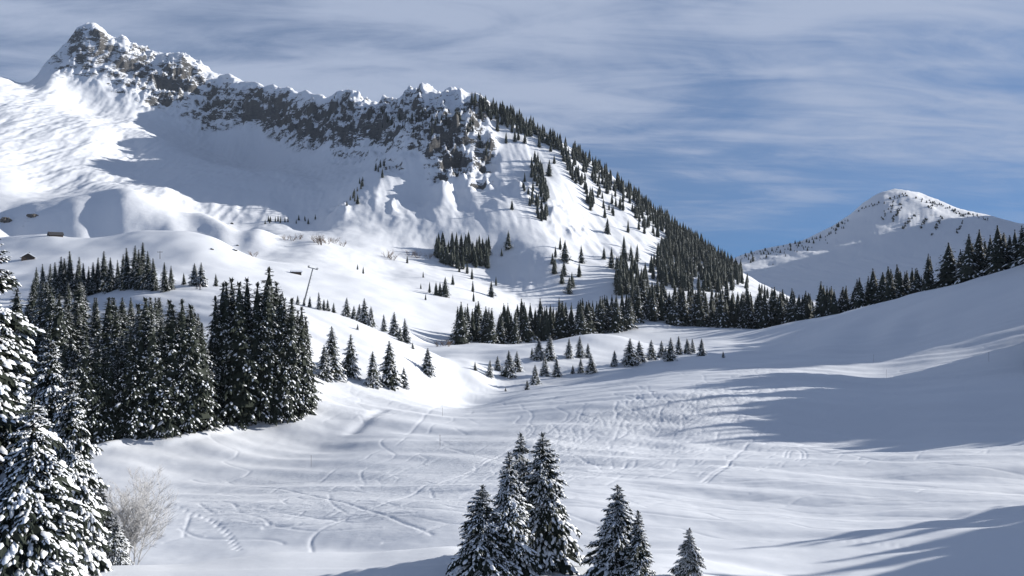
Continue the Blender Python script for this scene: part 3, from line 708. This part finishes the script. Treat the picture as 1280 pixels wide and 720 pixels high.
# ------------------------------------------------------------------ knolls in the middle of the valley
G_K = 'snowy spruces on the knolls in the valley'
HUM = [(673,450,27),(687,450,31),(681,470,26),(696,471,24),(669,480,24),(711,447,24),(725,447,27),(735,447,18),(726,466,18),(739,466,23),(716,467,11),
     (594,463,11),(612,471,21),(622,463,18),(636,471,33),(646,464,25),(628,470,12),(659,487,12),(632,489,5),(665,448,14)]
for (px, py, h), od in zip(HUM, rank(HUM)):
    put('mid' if h > 16 else 'low', random.choice([3, 4]), px, py, h, ('snowy spruce' if h > 16 else 'dwarf snowy spruce')+', %s from the left in the loose cluster on the valley hummocks' % od, G_K, 1.12)
KNO = [(768,458,20),(787,456,33),(800,452,26),(814,450,25),(827,447,21),(838,451,29),(848,443,23),(859,442,19),(866,441,18),(877,445,22),(795,455,18),(832,449,16)]
for (px, py, h), od in zip(KNO, rank(KNO)):
    put('mid', random.choice([3, 4]), px, py, h, 'snowy spruce, %s from the left in the short row on the knoll crest' % od, G_K, 1.15)
put('low', 3, 904, 447, 8, 'tiny lone spruce on the sunlit snow right of the knoll row')

# ------------------------------------------------------------------ belts of forest across the valley
EXTRA = []
def belt(n, f_px, f_Y, hm, label, group, sp, seed, wide=.95, kinds=(0, 1, 2), kind='low', more=40):
    r = np.random.default_rng(seed); k = 0; tries = 0; acc = []
    while k < n and tries < 6000:
        tries += 1
        px = f_px(r); Y = f_Y(px, r); x = (px-640)/F_PX*Y
        if any((x-a)**2+(Y-b)**2 < sp*sp for a, b in acc): continue
        acc.append((x, Y)); k += 1
        h = hm[0]+(hm[1]-hm[0])*r.random()**0.7
        stand(kind, int(r.choice(kinds)), x, Y, h, label, group, wide*(.85+.35*r.random()))
    for _ in range(more):      # the packed ranks behind
        px = f_px(r); Y = f_Y(px, r)*1.03; h = (hm[0]+(hm[1]-hm[0])*r.random())*.92
        EXTRA.append(((px-640)/F_PX*Y, Y, h, int(r.integers(0, 3)), 1.0))
belt(44, lambda r: 572+222*r.random(), lambda px, r: 468+(px-572)*.25+55*r.random(), (15, 24), 'dark spruce in the forest belt crossing the valley floor below the mountain', 'forest belt on the valley floor', 4.5, 61, 1.05, more=70)
belt(40, lambda r: 792+190*r.random(), lambda px, r: 552+(65 if px < 950 else 25)*r.random(), (18, 29), 'dark spruce in the tall forest block closing the valley behind the knolls', 'forest block closing the valley', 5.0, 62, 1.1, more=60)
def crest_Y(px): return float(np.interp(px, [960,1000,1060,1120,1200,1280,1400,1600], [520,500,470,440,400,365,345,335]))
belt(56, lambda r: 975+330*r.random(), lambda px, r: crest_Y(px)*(1.05+.18*r.random()), (16, 26), 'dark spruce in the forest along the crest of the shaded right slope', 'forest along the right crest', 4.2, 63, 1.15, (0, 1, 2, 1), more=120)

# ------------------------------------------------------------------ spruces on the mountain that can be told apart
G_M = 'single spruces on the mountain slopes'
for (px, py, h) in [(635,311,23),(627,320,10),(509,329,10),(454,342,9),(447,337,7),(529,347,8),(526,361,7),(537,366,14),(545,369,17),(556,371,25),(550,370,18),(566,356,13),(532,375,8),(584,342,16),(590,349,15),(591,365,15),(592,377,13),(614,371,20),(620,357,12),(574,340,9),
     (686,220,21),(759,242,17),(765,255,15),(756,272,15),(759,292,20),(780,310,16),(706,327,27),(727,329,23),(724,346,18),(705,345,20),(711,367,22),(755,324,16),(764,335,26),(780,325,25),(789,326,20),(796,327,22)]:
    if h < 20:
        p = at(px, py, 500)
        if p: EXTRA.append((p[0], p[1], h*p[1]/F_PX, random.randrange(3), 1.0))
    else: put('low', random.choice([0, 1, 2]), px, py, h, 'lone dark spruce standing apart on the sunny mountain face' if px > 640 else 'lone dark spruce on the snowfield below the mountain', G_M, 1.0, 500)
print('individual spruces', len(SPOTS), round(time.time()-T0, 1))

# ------------------------------------------------------------------ the rest of the mountain forest, too many to count
def forest_mass(name, items, label, cat='forest', pool=TINY):
    """items: (x, Y, h, variant, wide)"""
    geo = [[], [], []]
    for (x, Y, h, v, w) in items:
        a = random.random()*6.283; ca, sa = math.cos(a)*h*w, math.sin(a)*h*w; z = ground(x, Y)
        for k in range(3):
            V, Fc = pool[v][k]
            geo[k].append((np.stack([V[:, 0]*ca-V[:, 1]*sa+x, V[:, 0]*sa+V[:, 1]*ca+Y, V[:, 2]*h+z], 1), Fc))
    me = tri_mesh(name, [join(g) for g in geo], [M_BARK, M_NEEDLE, M_SNOWLOAD], (2,))
    o = bpy.data.objects.new(name, me); COL.objects.link(o); o['kind'] = 'stuff'; tag(o, label, cat); return o
r_ = np.random.default_rng(77)
def in_poly(px, py, poly):
    c = False; j = len(poly)-1
    for i in range(len(poly)):
        (xi, yi), (xj, yj) = poly[i], poly[j]
        if (yi > py) != (yj > py) and px < (xj-xi)*(py-yi)/(yj-yi)+xi: c = not c
        j = i
    return c
items = []
def add_px(px, py, hm, w=1.0, ymin=600, ymax=1700):
    p = at(px, py, ymin, ymax)
    if p: items.append((p[0], p[1], hm, int(r_.integers(0, 3)), w))
def poly_fill(poly, n, hm=(15, 23)):
    xs = [a for a, b in poly]; ys = [b for a, b in poly]; k = 0; t = 0
    while k < n and t < 9000:
        t += 1; px = min(xs)+(max(xs)-min(xs))*r_.random(); py = min(ys)+(max(ys)-min(ys))*r_.random()
        if in_poly(px, py, poly): add_px(px, py, hm[0]+(hm[1]-hm[0])*r_.random()); k += 1
def line_fill(pts, n, spread, hm=(15, 23)):
    pts = np.array(pts, float); t = np.linspace(0, 1, len(pts))
    for _ in range(n):
        q = r_.random(); px = np.interp(q, t, pts[:, 0])+r_.normal()*spread*.6; py = np.interp(q, t, pts[:, 1])+abs(r_.normal())*spread
        add_px(px, py, hm[0]+(hm[1]-hm[0])*r_.random())
ridge = [(592,128),(620,137),(640,146),(670,163),(700,180),(730,200),(760,220),(790,243),(820,267),(845,287),(870,305),(900,326),(925,342)]
line_fill(ridge, 260, 5, (15, 24)); line_fill(ridge[1:], 230, 11, (13, 21)); line_fill(ridge[6:], 130, 15, (14, 22))
poly_fill([(600,128),(640,146),(668,166),(655,172),(628,158),(600,150)], 45, (14, 20))
poly_fill([(838,296),(870,303),(930,345),(914,368),(880,364),(845,364),(812,348),(822,318)], 270, (16, 25))
poly_fill([(767,337),(790,336),(812,350),(812,374),(770,368)], 60, (16, 24))
poly_fill([(664,200),(676,205),(686,240),(686,282),(676,286),(664,250)], 52, (14, 20))
line_fill([(700,185),(715,210),(728,230),(742,258)], 48, 5, (13, 19)); line_fill([(745,232),(770,268)], 8, 4, (12, 16)); line_fill([(795,268),(825,300),(840,318)], 16, 5, (12, 18))
poly_fill([(545,310),(612,312),(612,336),(560,337),(545,328)], 70, (15, 24))
line_fill([(700,300),(690,325),(712,352),(720,365)], 10, 6, (12, 18)); line_fill([(655,225),(668,262),(690,290)], 12, 4, (10, 15))
poly_fill([(925,352),(985,378),(960,380),(930,372)], 10, (9, 15))
line_fill([(455,225),(445,240),(430,258)], 14, 3, (7, 10)); line_fill([(470,212),(480,205)], 5, 4, (10, 14)); line_fill([(330,277),(400,274)], 16, 2, (6, 9))
line_fill([(575,140),(600,170),(610,195)], 14, 6, (10, 15)); line_fill([(470,130),(500,150),(530,140),(560,150)], 26, 8, (8, 13))
for px, py in [(478,222),(447,255),(575,150),(640,262),(540,170),(585,165)]: add_px(px, py, 14)
forest_mass('mountain_forest', items+EXTRA, 'dark spruce forest clothing the right-hand ridge and face of the rocky mountain')
items = []
for _ in range(110):
    q = r_.random(); px = 925+135*q; py = np.interp(px, [925,965,1000,1030,1050,1075], [320,311,303,291,279,262])+abs(r_.normal())*7; add_px(px, py, 5+9*r_.random()**2, 1.5, 1800, 3100)
for (ax, ay, bx, by, n) in [(1128,252,1116,275,16),(1142,268,1128,284,14),(1158,272,1150,284,10),(1168,252,1160,260,8),(1178,268,1166,290,14),(1190,262,1210,270,10),(1120,245,1112,262,6),(1205,275,1195,290,8),(1070,262,1130,242,14),(1130,242,1235,273,26),(1108,262,1104,272,5)]:
    for _ in range(int(n*1.7)):
        q = r_.random(); add_px(ax+(bx-ax)*q+r_.normal()*1.1, ay+(by-ay)*q+r_.normal()*1.1+2, 4+4*r_.random(), 2.4, 2000, 3100)
add_px(941, 327, 26, 1.3, 1800, 3100)
forest_mass('far_mountain_trees', items, 'scattered small trees and bushes on the shaded far mountain', 'trees', SMALL)
# forest going on beyond the right-hand edge of the view; its shadows fall across the right slope
items = []
def right_wood(px0, px1, Y0, Y1, n, h=(18, 27)):
    for _ in range(n):
        px = px0+(px1-px0)*r_.random(); Y = Y0+(Y1-Y0)*r_.random(); x = (px-640)/F_PX*Y
        items.append((x, Y, h[0]+(h[1]-h[0])*r_.random(), int(r_.integers(0, 4)), 1.0))
right_wood(1300, 1620, 325, 410, 150, (24, 34))
right_wood(1350, 1900, 176, 240, 150, (25, 33))
right_wood(1640, 2250, 72, 104, 95, (20, 28))
forest_mass('right_slope_forest', items, 'dark spruce forest continuing over the hill beyond the right slope')
print('forests', round(time.time()-T0, 1))

# ------------------------------------------------------------------ bare trees and shrubs
def limb_mesh(segs, sides=3):
    vs, fs = [], []
    for (p, q, r0, r1) in segs:
        p = np.array(p); q = np.array(q); d_ = q-p; L_ = np.linalg.norm(d_)
        if L_ < 1e-6: continue
        d_ = d_/L_; w = np.cross(d_, [.31, .52, .2]); w /= np.linalg.norm(w); u = np.cross(d_, w); o = len(vs)
        for k in range(sides):
            a = 6.283*k/sides; e = w*math.cos(a)+u*math.sin(a); vs.append(p+e*r0)
        for k in range(sides):
            a = 6.283*k/sides; e = w*math.cos(a)+u*math.sin(a); vs.append(q+e*r1)
        for k in range(sides):
            j = (k+1) % sides; fs += [(o+k, o+j, o+sides+j), (o+k, o+sides+j, o+sides+k)]
    return np.array(vs), np.array(fs)
def grow(r, p, d_, length, rad, level, spread, out, kids):
    """a curved shoot of three pieces with side shoots; out[level] collects the pieces"""
    n = 3; pts = [np.array(p, float)]; dirs = []
    for i in range(n):
        d_ = d_ + r.normal(size=3)*.10 + np.array([0, 0, .10]); d_ = d_/np.linalg.norm(d_)
        pts.append(pts[-1]+d_*length/n); dirs.append(d_)
        out[level].append((pts[-2], pts[-1], rad*(1-.28*i), rad*(1-.28*(i+1))))
    if level+1 >= len(out): return
    for k in range(kids[level]):
        f = .25+.75*(k+r.random())/kids[level]; i = min(int(f*n), n-1); q = pts[i]+(pts[i+1]-pts[i])*(f*n-i)
        side = r.normal(size=3); side -= dirs[i]*(side@dirs[i]); side /= np.linalg.norm(side)
        nd = dirs[i]*math.cos(spread)+side*math.sin(spread); 
        grow(r, q, nd/np.linalg.norm(nd), length*(.50-.16*f)*(.8+.5*r.random()), max(rad*.45, .016), level+1, spread*1.05, out, kids)
r_b = np.random.default_rng(9); out_ = [[], [], [], []]
for k in range(5):
    a = k*1.4+.3; grow(r_b, (0.12*math.cos(a), .12*math.sin(a), -.1), norm(np.array([math.cos(a)*.22, math.sin(a)*.22, 1.0])), 5.6*(.8+.3*r_b.random()), .06, 0, .55, out_, [14, 9, 6])
xb, Yb = (166-640)/F_PX*64, 64.0
bt = bpy.data.objects.new('bare_tree', None); COL.objects.link(bt); bt.location = (xb, Yb, ground(xb, Yb))
for nm, seg in (('trunk', out_[0]), ('crown', out_[1]+out_[2]+out_[3])):
    o = bpy.data.objects.new(nm, tri_mesh('bare_tree_'+nm, [limb_mesh(seg, 5 if nm == 'trunk' else 3)], [M_TWIG])); COL.objects.link(o); o.parent = bt
hb = ground(xb, Yb); want = (360-592)/F_PX*Yb-hb; zmax = max(s[1][2] for s in out_[0]+out_[1]+out_[2]); bt.scale = (1.05*want/zmax, 1.05*want/zmax, want/zmax)
tag(bt, 'leafless frosted tree with fine grey twigs beside the corner spruces', 'bare tree')
SHR = []
for i in range(3):
    rr = np.random.default_rng(40+i); o_ = [[], [], []]
    for k in range(9):
        a = rr.random()*6.283; grow(rr, (.5*math.cos(a), .5*math.sin(a), -.2), norm(np.array([math.cos(a)*.5, math.sin(a)*.5, 1.0])), 2.6*(.7+.5*rr.random()), .07, 0, .6, o_, [5, 4])
    SHR.append(tri_mesh('shrub%d' % i, [limb_mesh(o_[0]+o_[1]+o_[2])], [M_SHRUB]))
for i, (px, py, h) in enumerate([(357,300,6),(365,301,5),(374,299,6),(395,303,8),(402,306,11),(410,305,8),(418,304,7),(428,308,6),(484,322,8),(491,325,7),(513,320,6),(522,322,7),(536,323,6),(318,321,6),(548,433,6),(556,432,7),(560,433,6),(468,430,6)]):
    p = at(px, py, 300)
    if not p: continue
    o = bpy.data.objects.new('leafless_shrub', SHR[i % 3]); COL.objects.link(o); s = h*p[1]/F_PX/2.7
    o.location = p; o.scale = (s*1.5, s*1.5, s); o.rotation_euler = (0, 0, i*1.3)
    tag(o, 'brown leafless shrub poking from the snow below the bowl' if px < 450 else ('brown leafless shrub by the piste at the forest belt' if py > 420 else 'brown leafless shrub at the foot of the sunny mountain spur'), 'shrub', 'brown shrubs on the snowfields')

# ------------------------------------------------------------------ huts, pylon, poles, boulders, skiers
M_WOOD = simple_mat('weathered_timber', (0.030, 0.022, 0.018), (0.085, 0.06, 0.045), 2.5, .85, .5)
M_ROOF = simple_mat('dark_shingles', (0.035, 0.035, 0.04), (0.07, 0.068, 0.07), 1.5, .8)
M_STEEL = simple_mat('galvanised_steel', (0.16, 0.17, 0.18), (0.26, 0.27, 0.28), 3.0, .5, 0, .5)
M_STONE = simple_mat('grey_stone', (0.05, 0.048, 0.046), (0.14, 0.13, 0.12), 1.2, .9, .8)
def mesh_obj(name, vs, fs, mat, parent=None, smooth_=False):
    me = bpy.data.meshes.new(name); me.from_pydata([tuple(v) for v in vs], [], [tuple(f) for f in fs]); me.update()
    if smooth_: me.polygons.foreach_set('use_smooth', [True]*len(me.polygons))
    me.materials.append(mat); o = bpy.data.objects.new(name, me); COL.objects.link(o); o.parent = parent; return o
def box(x0, x1, y0, y1, z0, z1):
    return ([(x0,y0,z0),(x1,y0,z0),(x1,y1,z0),(x0,y1,z0),(x0,y0,z1),(x1,y0,z1),(x1,y1,z1),(x0,y1,z1)],
            [(0,3,2,1),(4,5,6,7),(0,1,5,4),(1,2,6,5),(2,3,7,6),(3,0,4,7)])
def slab(p, q, depth0, depth1, th):
    """roof slab: profile p->q in x,z, extruded along y from depth0 to depth1, thickness th upwards"""
    (x0, z0), (x1, z1) = p, q; L_ = math.hypot(x1-x0, z1-z0); nx, nz = -(z1-z0)/L_*th, (x1-x0)/L_*th
    if nz < 0: nx, nz = -nx, -nz
    vs = [(x0,depth0,z0),(x1,depth0,z1),(x1+nx,depth0,z1+nz),(x0+nx,depth0,z0+nz),(x0,depth1,z0),(x1,depth1,z1),(x1+nx,depth1,z1+nz),(x0+nx,depth1,z0+nz)]
    return vs, [(0,1,2,3),(7,6,5,4),(0,4,5,1),(1,5,6,2),(2,6,7,3),(3,7,4,0)]
def hut(x, Y, rz, w, dpt, hw, hr, snowy, label, sink=.4, chimney=False):
    root = bpy.data.objects.new('timber_hut', None); COL.objects.link(root); root.location = (x, Y, ground(x, Y)-sink); root.rotation_euler = (0, 0, rz)
    a = w/2; V = [(-a,0,-2),(a,0,-2),(a,0,hw),(0,0,hw+hr),(-a,0,hw),(-a,dpt,-2),(a,dpt,-2),(a,dpt,hw),(0,dpt,hw+hr),(-a,dpt,hw)]
    mesh_obj('wall', V, [(0,1,2,3,4),(9,8,7,6,5),(0,4,9,5),(1,6,7,2)], M_WOOD, root)
    ov = .7; k = hr/a
    for s in (-1, 1):
        rf = mesh_obj('roof', *slab((0, hw+hr+.03), (s*(a+ov), hw-ov*k+.03), -ov, dpt+ov, .16), M_ROOF, root)
        if snowy[0 if s < 0 else 1]: mesh_obj('roof_snow', *slab((s*.02, hw+hr+.24), (s*(a+ov*.95), hw-ov*k+.24), -ov*.9, dpt+ov*.9, .55), M_SNOWLOAD, rf)
    mesh_obj('door', *box(-.5, .5, -.06, -.003, .0, min(2.0, hw+.4)), M_ROOF, root)
    for sx in (-1, 1): mesh_obj('window', *box(sx*a*.55-.4, sx*a*.55+.4, -.05, -.003, .9, 1.6), M_ROOF, root)
    if chimney: mesh_obj('chimney', *box(.6, 1.3, dpt*.4, dpt*.4+.7, hw+hr-.8, hw+hr+1.1), M_STONE, root)
    return tag(root, label, 'hut')
p = at(35, 325, 500); hut(p[0], p[1], .55, 8.0, 9.0, 2.2, 2.6, (True, True), 'small timber chalet with snow-covered roof on the left snowfield', .2, True)
p = at(61, 295, 600); hut(p[0], p[1], -.9, 8.0, 10.0, 1.6, 2.4, (False, False), 'dark hut half buried in the shaded hollow above the chalet', .6)
p = at(364, 341, 500); hut(p[0], p[1], -1.25, 4.0, 7.5, 1.0, .8, (True, True), 'low snow-roofed shed on the open snowfield beside the pylon', .3)
def tube(p, q, r0, r1, sides=8):
    v, f = limb_mesh([(p, q, r0, r1)], sides); n = len(v)//2
    return list(map(tuple, v)), [tuple(x) for x in f] + [tuple(range(n-1, -1, -1)), tuple(range(n, 2*n))]
def pylon(px, py, h, lean, label):
    p = at(px, py, 100, 300); root = bpy.data.objects.new('lift_pylon', None); COL.objects.link(root); root.location = (p[0], p[1], p[2]-.3); root.rotation_euler = (0, lean, 0)
    mesh_obj('mast', *tube((0,0,0), (0,0,h), .26, .17, 10), M_STEEL, root)
    mesh_obj('cross_arm', *box(-1.5, 1.5, -.14, .14, h-.02, h+.24), M_STEEL, root)
    for s in (-1, 1):
        b_ = mesh_obj('sheave_block', *box(s*1.3-.16, s*1.3+.16, -.8, .8, h+.26, h+.46), M_STEEL, root)
        for yy in (-.55, 0, .55): mesh_obj('sheave', *tube((s*1.3-.07, yy, h+.50), (s*1.3+.07, yy, h+.50), .16, .16, 10), M_STEEL, b_)
    mesh_obj('footing', *box(-.5, .5, -.5, .5, -.4, .35), M_STONE, root)
    for k in range(9): mesh_obj('ladder_rung', *box(.2, .5, -.03, .03, 1.2+k*1.0, 1.26+k*1.0), M_STEEL, root)
    return tag(root, label, 'lift pylon')
pylon(379, 381, 11.2, math.radians(14.5), 'leaning grey ski-lift pylon on the crest of the left hill')
xp = (200-640)/F_PX*600; zp = ground(xp, 600.0)
up_ = bpy.data.objects.new('utility_pole', None); COL.objects.link(up_); up_.location = (xp, 600.0, zp-.3)
hp = max(6.0, (360-317)/F_PX*600-zp)
mesh_obj('post', *tube((0,0,0), (0,0,hp), .2, .14), M_WOOD, up_); mesh_obj('cross_arm', *box(-1.9, 1.9, -.12, .12, hp-.9, hp-.65), M_WOOD, up_)
for s in (-1.6, 1.6): mesh_obj('insulator', *tube((s,0,hp-.64), (s,0,hp-.3), .09, .06), M_STONE, up_)
tag(up_, 'thin wooden utility pole with cross arm behind the left wood', 'pole')
M_ORANGE = simple_mat('marker_paint', (0.10, 0.07, 0.06), (0.16, 0.10, 0.08), 4.0, .6)
for i, (px, py, hm, lab) in enumerate([(550,557,1.6,'thin marker pole on the edge of the groomed piste, nearest of the poles'), (389,583,1.5,'thin marker pole on the lower piste below the left wood'), (1092,453,2.2,'thin marker pole at the upper edge of the sunlit strip on the right slope'),
        (1108,473,2.0,'thin marker pole on the sunlit strip of the right slope'), (1236,452,2.2,'thin marker pole in the shade at the far right of the slope'), (553,520,1.5,'thin marker pole beside the narrow part of the piste')]):
    p = at(px, py, 60, 600); r0 = bpy.data.objects.new('marker_pole', None); COL.objects.link(r0); r0.location = p
    mesh_obj('pole', *tube((0,0,-.2), (0,0,hm),   .02, .018, 6), M_ORANGE, r0); mesh_obj('pole_cap', *tube((0,0,hm), (0,0,hm+.12), .035, .03, 6), M_ORANGE, r0)
    tag(r0, lab, 'pole', 'marker poles along the runs')
def boulder(px, py, wpx, lab, seed, ymin=400, flat=.6):
    p = at(px, py, ymin, 1200); s = wpx*p[1]/F_PX/2; import bmesh as _bm
    r0 = bpy.data.objects.new('boulder', None); COL.objects.link(r0); r0.location = p; rr = np.random.default_rng(seed)
    for nm, mat, up1, sc in (('rock', M_STONE, -9, 1.0), ('snow_cap', M_SNOWLOAD, .25, 1.0))[:1 if 'dark' in lab else 2]:
        bm = _bm.new(); _bm.ops.create_icosphere(bm, subdivisions=3, radius=1.0)
        for v in bm.verts:
            n_ = float(fbm(np.array([v.co.x*1.3+seed]), np.array([v.co.y*1.3+v.co.z*.9]), 4, seed)[0])
            v.co *= 1+.42*n_
            v.co.x *= s; v.co.y *= s*.8; v.co.z *= s*flat
            if nm == 'snow_cap': v.co.z = max(v.co.z, s*flat*.30) + s*.10; v.co.x *= .93; v.co.y *= .93
        me = bpy.data.meshes.new(nm); bm.to_mesh(me); bm.free(); me.materials.append(mat)
        if nm == 'snow_cap': me.polygons.foreach_set('use_smooth', [True]*len(me.polygons))
        o = bpy.data.objects.new(nm, me); COL.objects.link(o); o.parent = r0
    return tag(r0, lab, 'boulder', 'dark boulders in the left snowfields')
boulder(265, 312, 5, 'small snow-capped boulder, leftmost of three on the sunny hummock', 1)
boulder(293, 313, 6, 'small snow-capped boulder in the middle of three on the sunny hummock', 2)
boulder(297, 307, 4, 'smallest snow-capped boulder, upper one of three on the sunny hummock', 3)
boulder(7, 277, 12, 'dark rock outcrop at the left edge above the chalet', 4, 500, .9)
boulder(41, 270, 14, 'long dark rock ledge showing through the snow above the hut', 5, 500, .35)
boulder(290, 280, 4, 'lone dark boulder in the shaded bowl', 6, 500, .9)
boulder(311, 531, 7, 'snow-capped stone at the foot of the dense spruce clump', 7, 60, .6)
def skier(px, py, jacket, label, turn):
    p = at(px, py, 100, 300)
    J = {'pelvis': (0,0,.92), 'chest': (0,.03,1.25), 'neck': (0,.05,1.47), 'head': (0,.08,1.66),
         'hipL': (-.11,0,.9), 'kneeL': (-.13,.08,.50), 'ankL': (-.13,-.02,.12), 'toeL': (-.13,.16,.06), 'hipR': (.11,0,.9), 'kneeR': (.13,.08,.50), 'ankR': (.13,-.02,.12), 'toeR': (.13,.16,.06),
         'shL': (-.19,.03,1.40), 'elL': (-.30,.06,1.14), 'haL': (-.32,.28,1.02), 'shR': (.19,.03,1.40), 'elR': (.30,.06,1.14), 'haR': (.32,.28,1.02)}
    R = dict(pelvis=.16, chest=.18, neck=.07, head=.12, hipL=.11, kneeL=.08, ankL=.07, toeL=.06, hipR=.11, kneeR=.08, ankR=.07, toeR=.06, shL=.09, elL=.065, haL=.05, shR=.09, elR=.065, haR=.05)
    E = [('pelvis','chest'),('chest','neck'),('neck','head'),('pelvis','hipL'),('hipL','kneeL'),('kneeL','ankL'),('ankL','toeL'),('pelvis','hipR'),('hipR','kneeR'),('kneeR','ankR'),('ankR','toeR'),('chest','shL'),('shL','elL'),('elL','haL'),('chest','shR'),('shR','elR'),('elR','haR')]
    ks = list(J); me = bpy.data.meshes.new('person'); me.from_pydata([J[k] for k in ks], [(ks.index(a), ks.index(b)) for a, b in E], [])
    o = bpy.data.objects.new('person', me); COL.objects.link(o); o.modifiers.new('skin', 'SKIN')
    for i, k in enumerate(ks):
        me.skin_vertices[0].data[i].radius = (R[k], R[k]); me.skin_vertices[0].data[i].use_root = (k == 'pelvis')
    o.modifiers.new('subd', 'SUBSURF').levels = 1; o.modifiers['subd'].render_levels = 2
    me.materials.append(simple_mat('ski_clothing', jacket, tuple(min(1, c*1.4) for c in jacket), 3.0)); o.location = p; o.rotation_euler = (0, 0, turn)
    for s in (-.13, .13): mesh_obj('ski', *box(s-.045, s+.045, -.75, .85, .0, .03), M_ROOF, o)
    for s in (-.34, .34): mesh_obj('ski_pole', *tube((s,.3,1.05), (s*1.1,.15,0), .012, .01, 5), M_STEEL, o)
    return tag(o, label, 'person', 'skiers pausing on the left hill')
skier(246, 361, (0.015, 0.016, 0.02), 'person in dark ski clothes standing on the left hill crest', .6)
skier(250, 362, (0.10, 0.09, 0.10), 'person in greyish ski clothes beside the darker skier on the crest', -2.2)
print('done', round(time.time()-T0, 1))

# ------------------------------------------------------------------ thin mountain haze
def haze(x0, x1, y0, y1, z0, z1, density):
    o = mesh_obj('haze', *box(x0, x1, y0, y1, z0, z1), mh); o['kind'] = 'stuff'; tag(o, 'thin bluish haze filling the mountain air', 'haze')
mh = bpy.data.materials.new('thin_haze'); mh.use_nodes = True; mh.node_tree.nodes.clear()
_o = mh.node_tree.nodes.new('ShaderNodeOutputMaterial'); _v = mh.node_tree.nodes.new('ShaderNodeVolumePrincipled')
_v.inputs['Color'].default_value = (0.72, 0.84, 1.0, 1); _v.inputs['Density'].default_value = 2.2e-5; _v.inputs['Anisotropy'].default_value = 0.0
mh.node_tree.links.new(_v.outputs[0], _o.inputs['Volume'])
haze(-6500, 7000, -200, 4400, float(Z.min())-1.0, float(Z.max())+60, 0)
